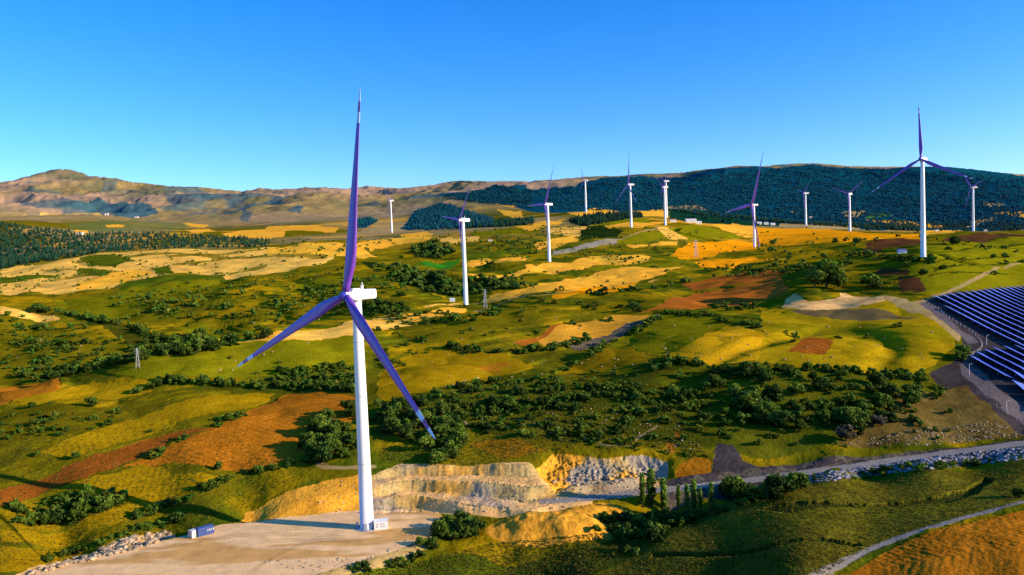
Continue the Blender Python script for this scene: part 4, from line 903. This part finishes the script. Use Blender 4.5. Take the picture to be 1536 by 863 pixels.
# single trees and bushes seen in the photo: foot pixel and height in pixels
for px, py, hpx, kd, zn in [
 (1240,432,56,Tk,'very large round tree at the head of the rough pasture'),(1222,432,38,Tk,'dark tree against the left side of the very large round tree'),(1305,434,30,Tk,'large low tree left of the ploughed patches'),
 (1431,367,15,Tk,'lone round tree on the far edge of the green terraces'),(1383,413,13,Tk,'lone tree directly under the second largest turbine'),(1508,388,12,Tk,'tree on the green terraces at the right'),(1491,388,10,Tk,'smaller tree on the green terraces at the right'),
 (1286,366,12,Tk,'isolated tree on the golden plateau'),(1252,365,10,Tk,'single tree right of the copse on the golden plateau'),(1281,369,8,Bk,''),(1270,362,8,Bk,''),(1347,356,7,Bk,''),(1316,362,9,Bk,''),(1161,366,10,Bk,''),(1451,365,6,Bk,''),(1158,380,14,Tk,'tree at the right end of the orange field'),(1240,388,8,Bk,''),(1278,397,9,Bk,''),
 (1445,536,26,Tk,'round tree at the left corner of the solar farm fence'),(1436,540,20,Bk,'bush below the round tree by the solar farm'),(1340,491,7,Bk,''),(1350,490,9,Bk,''),(1194,507,12,Bk,''),(1188,514,8,Bk,''),(1179,500,6,Bk,''),(1257,508,8,Bk,''),(1300,507,8,Bk,''),
 (955,469,16,Tk,'dark tree on the bare brow of the centre hill'),(916,482,9,Bk,''),(891,465,9,Bk,''),(870,457,9,Bk,''),(833,455,8,Bk,''),(813,453,8,Bk,''),(981,556,16,Bk,''),(1002,529,6,Bk,''),(921,557,7,Bk,''),(568,497,10,Tk,'round dark tree on the golden strip behind the tower'),(597,494,9,Bk,''),(510,446,10,Bk,''),(475,446,12,Bk,''),
 (489,628,20,Tk,'tree alone on the upper part of the orange field'),(328,706,18,Tk,'thin young tree at the lower edge of the orange field'),(115,688,14,Tk,'round tree at the tip of the ochre field'),(54,684,10,Bk,''),(225,648,7,Bk,''),(137,610,20,Tk,'tree at the shaded hollow on the left slope'),(48,612,12,Tk,'tree in the shade at the far left'),(75,605,6,Bk,''),(165,638,14,Tk,'dark tree under the ochre field on the left slope'),
 (52,470,20,Tk,'tall round tree at the edge of the pale strip on the far left'),(70,470,12,Tk,'smaller tree right of the tall one on the far left'),(289,518,24,Tk,'bright crown rising above the wooded stream'),(345,538,6,Bk,''),(420,545,6,Bk,''),
 (740,610,24,Bk,''),(722,618,20,Bk,''),(595,618,22,Tk,'tall tree beside the thicket right of the tower'),(500,672,27,Tk,'bushy bright tree left of the tower foot'),(520,668,26,Tk,'bright tree touching the left side of the tower'),(470,690,22,Bk,''),(955,604,22,Tk,'tall dark tree in the upper part of the scrub'),(1010,600,26,Tk,'dense tree in the centre of the scrub'),
 (1130,610,34,Tk,'tallest dark tree in the right scrub'),(1160,600,28,Tk,'dark tree in the right scrub near the fields'),(1340,600,34,Tk,'bright green tree on the right of the scrub'),(1370,596,28,Tk,'bright tree at the right edge of the scrub'),(1320,612,30,Tk,'broad tree between the bright trees of the scrub'),
 (1092,742,36,Tk,'broad pale green tree right of the poplar row'),(1106,742,34,Tk,'broad tree just beside the road in the valley'),(1165,748,44,Tk,'dark round tree where the road leaves the valley'),(1150,745,26,Tk,'small tree at the valley end of the road'),
 (1377,708,14,Bk,''),(1425,700,9,Bk,''),(1323,715,12,Bk,''),(1300,718,14,Bk,''),(985,812,16,Bk,''),(955,832,14,Bk,''),(940,828,12,Bk,''),(892,795,16,Bk,''),(1530,745,18,Tk,'dark tree at the right margin above the near track')]:
    x, y, z = at(px, py); sz = hpx*y/F0
    ITEMS.append((x, y, z, sz, kd, '!'+zn if zn else 'single'))
x, y, z = at(1268, 662); greyb = (x, y, z, 34*y/F0); x2, y2, z2 = at(1318, 640); greyc = (x2, y2, z2, 26*y2/F0)
# hedges along field edges
for poly, dens in hedge_polys:
    m = len(poly)
    for i in range(m):
        a, b = poly[i], poly[(i+1) % m]; d = math.exp((a[1]+b[1])/2); L = math.hypot((a[0]-b[0])*d, (math.exp(a[1])-math.exp(b[1])))
        if L > 1500: continue
        cnt = min(60, int(L/9*dens*.55)); t = rng.random(cnt)
        for q in t:
            if vn(np.array([q*6+i]), np.array([a[1]*50]))[0] < .35: continue
            s = a[0]+(b[0]-a[0])*q+rng.normal()*.0006; v = a[1]+(b[1]-a[1])*q+rng.normal()*.002; y = math.exp(v); x = s*y
            ITEMS.append((x, y, float(gz(np.array([x]), np.array([y]))[0]), rng.uniform(2, 5.5), Bk, 'hedge'))
print('items', len(ITEMS))
# keep plants off the pad, road and solar ground
px_, py_ = pad_xy[:, 0], pad_xy[:, 1]
keep = []
for it in ITEMS:
    if 200 < it[1] < 330 and (inpoly(np.array([it[0]]), np.array([it[1]]), pad_xy)[0] or segdist(np.array([it[0]]), np.array([it[1]]), rxy)[0] < 5): continue
    keep.append(it)
ITEMS = keep
vis = lambda it: it[3]/it[1]
def wscale(o, s, sx=None):
    o.scale = (s*(sx or 1), s*(sx or 1), s)
def place_tree(me, trk, it, nm, label, grp, cat, asp=1.0, parts=True):
    x, y, z, s = it[:4]
    if parts:
        r = empty(nm, (x, y, z-.04*s), random.uniform(0, 6.28), label=label, category=cat); wscale(r, s, asp)
        link('trunk', trk, r); c = link('crown', me, r)
    else:
        r = link(nm, me, None, label=label, category=cat); r.location = (x, y, z-.12*s); r.rotation_euler = (0, 0, random.uniform(0, 6.28)); wscale(r, s, asp)
    if grp: r['group'] = grp
    return r
for kd, cap in ((Tk, 290), (Bk, 290)):
    L = sorted([i for i in ITEMS if i[4] == kd], key=lambda i: -(vis(i)+(1 if i[5].startswith('!') else 0)))
    big, rest = L[:cap], L[cap:]
    for n_i, it in enumerate(big):
        zn = it[5]; own = zn.startswith('!')
        if own: lab, grp = zn[1:], None
        elif zn in ('single', 'hedge'):
            zn2 = 'far fields' if it[1] > 700 else ('middle distance' if it[1] > 400 else 'near ground')
            side = 'left' if it[0]/it[1] < -.25 else ('right' if it[0]/it[1] > .25 else 'central')
            if zn == 'hedge': lab, grp = 'green bush in a field hedge on the %s %s' % (side, zn2), 'hedge bushes on the %s %s' % (side, zn2)
            else: lab, grp = 'lone green bush standing apart on the %s %s' % (side, zn2), 'lone bushes on the %s %s' % (side, zn2)
        else:
            sz = 'large' if it[3] > 6.5 else ('medium' if it[3] > 3.5 else 'small')
            lab = '%s green %s in the %s' % (sz, kd, zn); grp = '%s %ss in the %s' % (sz, kd, zn)
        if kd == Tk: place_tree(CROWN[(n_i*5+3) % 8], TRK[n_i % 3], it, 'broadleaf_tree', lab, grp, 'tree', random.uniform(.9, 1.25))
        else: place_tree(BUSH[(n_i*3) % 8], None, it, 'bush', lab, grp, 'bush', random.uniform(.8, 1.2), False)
    if rest:
        nr = [i for i in rest if i[1] < 800]; rest = [i for i in rest if i[1] >= 800]
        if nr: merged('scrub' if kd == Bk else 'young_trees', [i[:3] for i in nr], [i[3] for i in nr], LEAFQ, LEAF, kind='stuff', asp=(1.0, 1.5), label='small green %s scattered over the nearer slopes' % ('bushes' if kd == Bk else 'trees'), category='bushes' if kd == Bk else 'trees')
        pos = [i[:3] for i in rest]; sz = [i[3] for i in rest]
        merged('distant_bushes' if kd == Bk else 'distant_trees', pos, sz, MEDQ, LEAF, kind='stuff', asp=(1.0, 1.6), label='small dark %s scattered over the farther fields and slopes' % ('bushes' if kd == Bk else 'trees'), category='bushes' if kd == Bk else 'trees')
for k_, (x, y, z, s) in enumerate((greyb, greyc)):
    place_tree(BARE[0], TRK[0], (x, y, z, s), 'bare_tree', ('grey leafless tree at the lower edge of the scrub', 'smaller greyish tree just above the leafless one')[k_], None, 'tree', 1.0)
# poplars
PL = [(964,760,56,'short leftmost poplar of the valley row'),(977,760,62,'tallest and broadest poplar of the valley row'),(996,768,55,'slim dark poplar third from the left in the valley row'),(1018,763,40,'narrow poplar fourth from the left in the valley row'),(1031,768,45,'thin poplar left of the paired one in the valley row'),(1041,768,52,'taller poplar in the middle of the right-hand four'),(1051,766,38,'shortest thin poplar in the right-hand four'),(1067,774,55,'last poplar at the right end of the valley row'),(979,792,26,'small young poplar below the valley row'),(966,795,18,'tiny young poplar beside the other young one')]
for i, (px, py, h, lb) in enumerate(PL):
    x, y, z = at(px, py); s = h*y/F0
    r = place_tree(POP[i % 3], TRKP, (x, y, z, s), 'poplar_tree', lb, None, 'tree', random.uniform(.85, 1.15)*(1.25 if i == 1 else 1))
# pine woods
def wood(poly, nn, smin, smax, label, mat=PINE, protos=PINEQ, asp=(.9, 1.3)):
    p = pin(poly, nn); x, y, z = at_many(p[:, 0], p[:, 1]); merged('pine_wood', np.stack([x, y, z], 1), rng.uniform(smin, smax, nn), protos, mat, kind='stuff', asp=asp, shade=(.7, 1.25), label=label, category='wood')
wood([(528,329),(556,326),(567,332),(546,343),(528,343)],120,8,13,'small bluish wood left of the farthest left turbine', HPINE)
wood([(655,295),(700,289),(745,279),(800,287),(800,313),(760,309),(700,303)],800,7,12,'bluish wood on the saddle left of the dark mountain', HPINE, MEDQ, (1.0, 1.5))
wood([(1290,337),(1536,334),(1536,346),(1440,347),(1300,346)],420,7,12,'dark tree belt under the second largest turbine at the mountain foot')
wood([(-260,335),(0,335),(47,341),(104,347),(112,352),(209,349),(287,353),(405,360),(405,371),(261,373),(146,380),(110,386),(0,404)],3000,6,14,'dark green pine wood behind the pale wheat fields on the left')
wood([(687,334),(800,328),(800,338),(687,344)],240,9,13,'thin dark pine belt beyond the second turbine')
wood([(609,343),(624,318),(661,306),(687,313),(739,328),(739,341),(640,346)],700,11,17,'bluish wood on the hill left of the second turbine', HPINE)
wood([(853,331),(900,321),(960,318),(964,326),(900,336),(874,341)],380,9,14,'pine belt between the wheat ridge and the light green field')
wood([(1003,316),(1057,324),(1170,335),(1300,343),(1380,348),(1380,342),(1200,334),(1060,320)],600,10,15,'pine belt along the foot of the wooded mountain')
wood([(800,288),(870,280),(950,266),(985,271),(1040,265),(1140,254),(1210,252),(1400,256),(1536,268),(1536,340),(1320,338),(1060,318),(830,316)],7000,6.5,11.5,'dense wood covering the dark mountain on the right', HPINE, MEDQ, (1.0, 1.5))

# ------------------------------------------------- solar farm
A_ = np.array(at(1425, 466)[:2]); B_ = np.array(at(1536, 523)[:2]); dr = (B_-A_)/np.linalg.norm(B_-A_)
def fullxy(px, py): q = at(px, py); return np.array([q[0], q[1]])
def solar_row(p0, L, label, grp, wdt=5.4, seed=0):
    segs = max(2, int(L/8)); r = empty('solar_panel_row', (0, 0, 0), 0, label=label, category='solar panels', group=grp)
    p1 = p0+dr*L; pts = [p0+dr*L*i/segs for i in range(segs+1)]
    zs = gz(np.array([p[0] for p in pts]), np.array([p[1] for p in pts])); nrm = np.array([-dr[1], dr[0]])
    if nrm[1] > 0: nrm = -nrm      # towards the camera: the low edge
    r.location = (p0[0], p0[1], float(zs[0])); o0 = Vector(r.location)
    fr = MB(); tb = MB(); 
    for i in range(segs):
        a, b = pts[i], pts[i]+(pts[i+1]-pts[i])*.97; za, zb_ = zs[i], zs[i]+(zs[i+1]-zs[i])*.97
        def q(p, t, z, h): return tuple(Vector((p[0]+nrm[0]*t, p[1]+nrm[1]*t, z+h))-o0)
        lo, hi = .8, 3.0; w = wdt/2
        tb.quad_strip([[q(a, w, za, lo), q(a, -w, za, hi), q(a, -w, za, hi-.08), q(a, w, za, lo-.08)], [q(b, w, zb_, lo), q(b, -w, zb_, hi), q(b, -w, zb_, hi-.08), q(b, w, zb_, lo-.08)]], True, 0)
        fr.tube(q(a, w+.04, za, lo), q(b, w+.04, zb_, lo), .04, k=4)
        lg = MB(); lg.tube(q(a, w*.5, za, -.3), q(a, w*.5, za, 1.2), .08, k=4); lg.tube(q(a, -w*.5, za, -.3), q(a, -w*.5, za, 2.05), .08, k=4); lg.tube(q(a, w*.5, za, 1.1), q(a, -w*.5, za, 1.9), .07, k=4); lg.build('support', MST, r)
    tb.build('panel', MSOL, r); fr.build('edge_rail', MWG, r)
starts = []
top = [(1640,426),(1600,428),(1536,432),(1500,436),(1460,441),(1400,448)]
tx = resample(np.array([fullxy(*p) for p in top]), None, 2.0)
lf = resample(np.array([fullxy(*p) for p in ((1400,448),(1412,456),(1424,466),(1436,476))]), None, 2.0)
nv = np.array([-dr[1], dr[0]])
pth = np.concatenate([tx, lf[1:]]); off = pth@nv
row_i = 0; sp = 6.6; last = None
for k_ in range(len(pth)):
    if last is None or abs(off[k_]-last) >= sp:
        last = off[k_]; p0 = pth[k_]; L = 150
        # stop the row beyond the frame
        while L > 20 and (p0+dr*L)[1] < 330: L -= 6
        starts.append((p0, L))
for k_, (p0, L) in enumerate(starts):
    solar_row(p0, L, 'long row of blue panels in the upper block of the solar farm', 'rows in the upper block of the solar farm')
low = resample(np.array([fullxy(*p) for p in ((1461,540),(1476,531),(1494,527),(1512,525),(1536,524))]), None, 1.0); last = None; o2 = low@nv
for k_ in range(len(low)):
    if last is None or abs(o2[k_]-last) >= 6.4:
        last = o2[k_]; solar_row(low[k_], 34 if k_ == 0 else 44, 'short row of blue panels in the lower block of the solar farm', 'rows in the lower block of the solar farm')
solar_row(fullxy(1526, 578), 30, 'single row of blue panels below the lower block at the right edge', 'rows at the right edge')
# perimeter fence
def fence(pts, label, step=3.0, h=2.0):
    xy = resample(xy_line(pts), None, step); zs = gz(xy[:, 0], xy[:, 1]); r = empty('wire_fence', (xy[0, 0], xy[0, 1], zs[0]), 0, label=label, category='fence'); o0 = Vector(r.location)
    for i in range(len(xy)):
        MB().tube(tuple(Vector((xy[i, 0], xy[i, 1], zs[i]-.2))-o0), tuple(Vector((xy[i, 0], xy[i, 1], zs[i]+h))-o0), .09, k=5).build('post', MST, r)
    w = MB()
    for i in range(len(xy)-1):
        for hh in (.5, 1.2, 1.9): w.tube(tuple(Vector((xy[i, 0], xy[i, 1], zs[i]+hh))-o0), tuple(Vector((xy[i+1, 0], xy[i+1, 1], zs[i+1]+hh))-o0), .03, k=3)
    w.build('wire', MST, r)
fence([(1384,452),(1412,468),(1425,480),(1440,488),(1462,500),(1478,520),(1474,528),(1440,540)],'wire fence on pale posts around the left corner of the solar farm',5)
fence([(1495,610),(1515,622),(1540,640)],'wire fence along the lower solar service road',5)
def pole(px, py, hpx, label):
    x, y, z = at(px, py); h = hpx*y/F0; r = empty('lamp_post', (x, y, z), 0, label=label, category='lamp post')
    MB().tube((0, 0, -.3), (0, 0, h), .16, .09, 8).build('pole', MW, r); MB().tube((0, 0, h-.1), (1.0, 0, h+.15), .05, k=6).build('arm', MW, r); MB().box((1.2, 0, h+.13), (.6, .25, .12)).build('lamp_head', MW, r)
pole(1454, 563, 17, 'tall white pole beside the lower block of solar panels'); pole(1510, 619, 18, 'tall white pole beside the lower service road'); pole(1480, 517, 14, 'slim pole at the bend of the solar farm fence')
# lattice pylons
def pylon(px, py, hpx, label):
    x, y, z = at(px, py); h = hpx*y/F0; r = empty('power_pylon', (x, y, z), .4, label=label, category='pylon'); b = MB(); w = h*.09; rr = .06+.004*h
    lv = [0, .25, .48, .68, .84, 1.0]
    for sx, sy in ((-1, -1), (1, -1), (1, 1), (-1, 1)): b.tube((sx*w, sy*w, -.5), (sx*w*.15, sy*w*.15, h), rr, k=4)
    for a, c in zip(lv[:-1], lv[1:]):
        wa, wc = w*(1-.85*a), w*(1-.85*c)
        for (p, q_) in (((-1, -1), (1, -1)), ((1, -1), (1, 1)), ((1, 1), (-1, 1)), ((-1, 1), (-1, -1))):
            b.tube((p[0]*wa, p[1]*wa, h*a), (q_[0]*wc, q_[1]*wc, h*c), rr*.6, k=3); b.tube((q_[0]*wa, q_[1]*wa, h*a), (p[0]*wc, p[1]*wc, h*c), rr*.6, k=3)
    b.build('lattice', MWG, r)
    for t in (.72, .84, .95):
        MB().tube((-w*1.6, 0, h*t), (w*1.6, 0, h*t), rr*.8, k=4).build('crossarm', MWG, r)
pylon(1044, 386, 26, 'lattice pylon standing in the orange field'); pylon(728, 462, 28, 'lattice pylon right of the second turbine'); pylon(207, 552, 30, 'grey lattice pylon in the left valley')
# houses
def house(px, py, wpx, hpx, label, roof=None, ratio=.45, rz=0.1):
    x, y, z = at(px, py); w = wpx*y/F0; h = hpx*y/F0*.62; d = w*ratio; r = empty('farm_building', (x, y, z), rz, label=label, category='building')
    wl = MB(); wl.box((0, 0, h/2-.5), (w, d, h+1)); wl.v += [(-w/2, -d/2, h), (-w/2, d/2, h), (-w/2, 0, h+d*.28), (w/2, -d/2, h), (w/2, d/2, h), (w/2, 0, h+d*.28)]; b = len(wl.v)-6; wl.f += [(b, b+2, b+1), (b+3, b+4, b+5)]; wl.m += [0, 0]; wl.build('wall', MWALL, r)
    rf = MB(); e = .4
    for sg in (-1, 1):
        rf.quad_strip([[(-w/2-e, sg*(d/2+e), h-.1), (-w/2-e, 0, h+d*.28+.12), (-w/2-e, 0, h+d*.28+.32), (-w/2-e, sg*(d/2+e), h+.1)], [(w/2+e, sg*(d/2+e), h-.1), (w/2+e, 0, h+d*.28+.12), (w/2+e, 0, h+d*.28+.32), (w/2+e, sg*(d/2+e), h+.1)]], True)
    rf.build('roof', roof or MROOF, r)
    nw = max(2, int(w/5))
    for i in range(nw): MB().box((-w/2+(i+.5)*w/nw, -d/2-.03, h*.55), (w/nw*.3, .08, h*.3)).build('window', MDK, r)
    MB().box((w*.08, -d/2-.05, h*.32), (1.2, .08, h*.6)).build('door', MDK, r)
HS = [(1009,333,10,5,'white cottage between the turbine pair and the long barn',MROOF),(1036,334,16,6,'long white barn with pale roof in the middle of the ridge',MROOFG),(1048,336,8,5,'low white shed right of the long barn',MROOFG),
 (1138,337,8,4,'first white shed of the row behind the long-bladed turbine',MROOFG),(1149,337,7,4,'second white shed of the row behind the long-bladed turbine',MROOFG),(1159,338,7,4,'third white shed of the row behind the long-bladed turbine',MROOFG),
 (160,323,5,4,'tiny white house on the plain below the brown mountain',MROOF),(205,327,5,3,'tiny pale house right of the wooded hollow far left',MROOF),(120,352,9,5,'sand coloured building at the top of the left pine wood',MROOF),
 (1216,328,5,4,'small white house left of the small hillside turbine row',MROOF),(1360,346,7,3,'low pale building at the foot of the mountain',MROOFG),(1405,347,5,3,'tiny white house right of the second largest turbine',MROOF),(1478,347,5,3,'tiny white house right of the farthest right turbine',MROOF),(735,362,6,4,'small pale house in the fields right of the second turbine',MROOF)]
for px, py, w, h, lb, rf in HS: house(px, py, w, h, lb, rf)
x, y, z = at(1353, 380); r = empty('shed', (x, y, z), -.1, label='small blue-roofed shed on the green slope left of the second largest turbine', category='shed')
MB().box((0, 0, 1.2), (8.6, 4, 3)).build('wall', MWALL, r)
b = MB(); b.quad_strip([[(-4.6, -2.6, 1.7), (-4.6, 2.4, 4.4), (-4.6, 2.4, 4.6), (-4.6, -2.6, 1.9)], [(4.6, -2.6, 1.7), (4.6, 2.4, 4.4), (4.6, 2.4, 4.6), (4.6, -2.6, 1.9)]]); b.build('roof', MBC, r)

# ------------------------------------------------- stones, rubble, grass tufts
ROCKQ = []
for i in range(5):
    r = np.random.default_rng(700+i); v = I1v*(1+r.normal(size=(len(I1v), 1))*.2)*.5; v[:, 2] = v[:, 2]*.7+.2; ROCKQ.append((v, I1f))
def rocks(poly, nn, a, b, mat, label, name='rubble'):
    p = pin(poly, nn); x, y, z = at_many(p[:, 0], p[:, 1]); merged(name, np.stack([x, y, z], 1), a+(b-a)*rng.random(nn)**2.5, ROCKQ, mat, kind='stuff', shade=(.8, 1.6), hue=.05, label=label, category='stones')
rocks([(30,868),(60,850),(130,834),(190,808),(250,796),(262,806),(200,826),(110,846)],420,.4,2.4,MROCK,'pale boulders banked along the left edge of the gravel pad')
rocks([(1180,722),(1190,716),(1300,700),(1400,686),(1540,670),(1540,690),(1400,704),(1300,715),(1230,724)],1500,.35,1.5,MDROCK,'grey blue riprap on the embankment below the road')
rocks([(1250,668),(1400,640),(1500,630),(1540,655),(1400,668)],500,.3,1.0,MROCK,'loose stones on the bank above the road')
rocks([(815,722),(860,715),(985,708),(990,722),(860,730)],160,.3,1.6,MROCK,'rubble at the foot of the quarry cut')
rocks([(460,735),(545,712),(640,765),(480,775)],60,.3,1.0,MROCK,'stones at the foot of the ochre cut face')
rocks([(380,840),(470,862),(600,830),(680,800),(640,790),(560,835)],120,.25,.8,MROCK,'small stones along the near edge of the pad')
rocks([(620,764),(700,768),(800,768),(940,750),(985,720),(860,728),(800,745),(700,740)],240,.25,1.0,MROCK,'stones scattered on the benches')
rocks([(560,640),(980,600),(1060,680),(880,668),(700,640)],160,.3,1.1,MROCK,'pale stones in the scrub')
rocks([(0,480),(200,500),(500,420),(540,480),(400,560),(0,570)],110,.5,1.6,MROCK,'pale stones on the left pastures')
rocks([(560,520),(800,470),(1100,480),(1420,500),(1380,550),(1000,540),(700,600)],190,.5,1.6,MROCK,'pale stones on the centre hill')
TUFT = []
for i in range(4):
    r = np.random.default_rng(800+i); Vs = []; Fs = []
    for j in range(7):
        a = r.uniform(0, 6.28); q = r.uniform(0, .35); bx, by = q*math.cos(a), q*math.sin(a); hx, hy = bx*1.6+r.normal()*.1, by*1.6+r.normal()*.1; w = .12; p = r.uniform(0, 6.28)
        Vs += [(bx-w*math.cos(p), by-w*math.sin(p), 0), (bx+w*math.cos(p), by+w*math.sin(p), 0), (hx, hy, r.uniform(.5, 1.0))]; Fs.append((j*3, j*3+1, j*3+2))
    TUFT.append((np.array(Vs), np.array(Fs)))
def tufts(poly, nn, a, b, label, mat=GRS):
    p = pin(poly, nn); x, y, z = at_many(p[:, 0], p[:, 1]); m = np.array([not (inpoly(np.array([xx]), np.array([yy]), pad_xy)[0]) for xx, yy in zip(x, y)])
    x, y, z = x[m], y[m], z[m]; merged('grass', np.stack([x, y, z], 1), rng.uniform(a, b, len(x)), TUFT, mat, kind='stuff', shade=(.5, 1.3), asp=(.9, 1.7), label=label, category='grass')
tufts([(890,870),(1000,806),(1100,756),(1250,708),(1540,690),(1540,752),(1430,780),(1330,810),(1225,865)],11000,.25,.7,'rough grass on the near spur at the lower right')
tufts([(640,840),(740,815),(900,800),(960,812),(880,865),(500,868)],3500,.3,.8,'rough grass on the valley floor below the mound')
tufts([(560,600),(980,560),(1060,680),(880,668),(700,700),(570,690)],5500,.4,1.1,'rough grass on the scrubby hillside')
tufts([(0,600),(200,600),(480,700),(340,780),(100,840),(0,850)],5500,.3,.8,'rough grass on the lower left slope')

# ------------------------------------------------- light
SEL, SAZ = math.radians(17.5), math.atan2(.955, -.26)      # azimuth from +Y towards +X
sd = Vector((math.sin(SAZ)*math.cos(SEL), math.cos(SAZ)*math.cos(SEL), math.sin(SEL)))
sl = bpy.data.lights.new('sun', 'SUN'); sl.energy = 8.0; sl.angle = math.radians(.5); sl.color = (1.0, .80, .56)
so = bpy.data.objects.new('sun', sl); col.objects.link(so); so.rotation_euler = (-sd).to_track_quat('-Z', 'Y').to_euler()
w = bpy.data.worlds.new('World'); scene.world = w; w.use_nodes = True; nt = w.node_tree.nodes; lk = w.node_tree.links
bg = nt['Background']; sky = nt.new('ShaderNodeTexSky'); sky.sky_type = 'NISHITA'; sky.sun_disc = False; sky.sun_elevation = SEL; sky.sun_rotation = SAZ; sky.altitude = 600; sky.air_density = 1.0; sky.dust_density = .5; sky.ozone_density = 3.0
hs = nt.new('ShaderNodeHueSaturation'); hs.inputs['Saturation'].default_value = 1.38; lk.new(sky.outputs[0], hs.inputs['Color'])
tv = nt.new('ShaderNodeVectorMath'); tv.operation = 'MULTIPLY'; tv.inputs[1].default_value = (1.5, 1.72, 2.35); lk.new(hs.outputs[0], tv.inputs[0])
lk.new(tv.outputs[0], bg.inputs['Color']); bg.inputs['Strength'].default_value = .12
scene.cycles.max_bounces = 4; scene.cycles.diffuse_bounces = 2; scene.cycles.use_denoising = True
print('objects', len(bpy.data.objects))
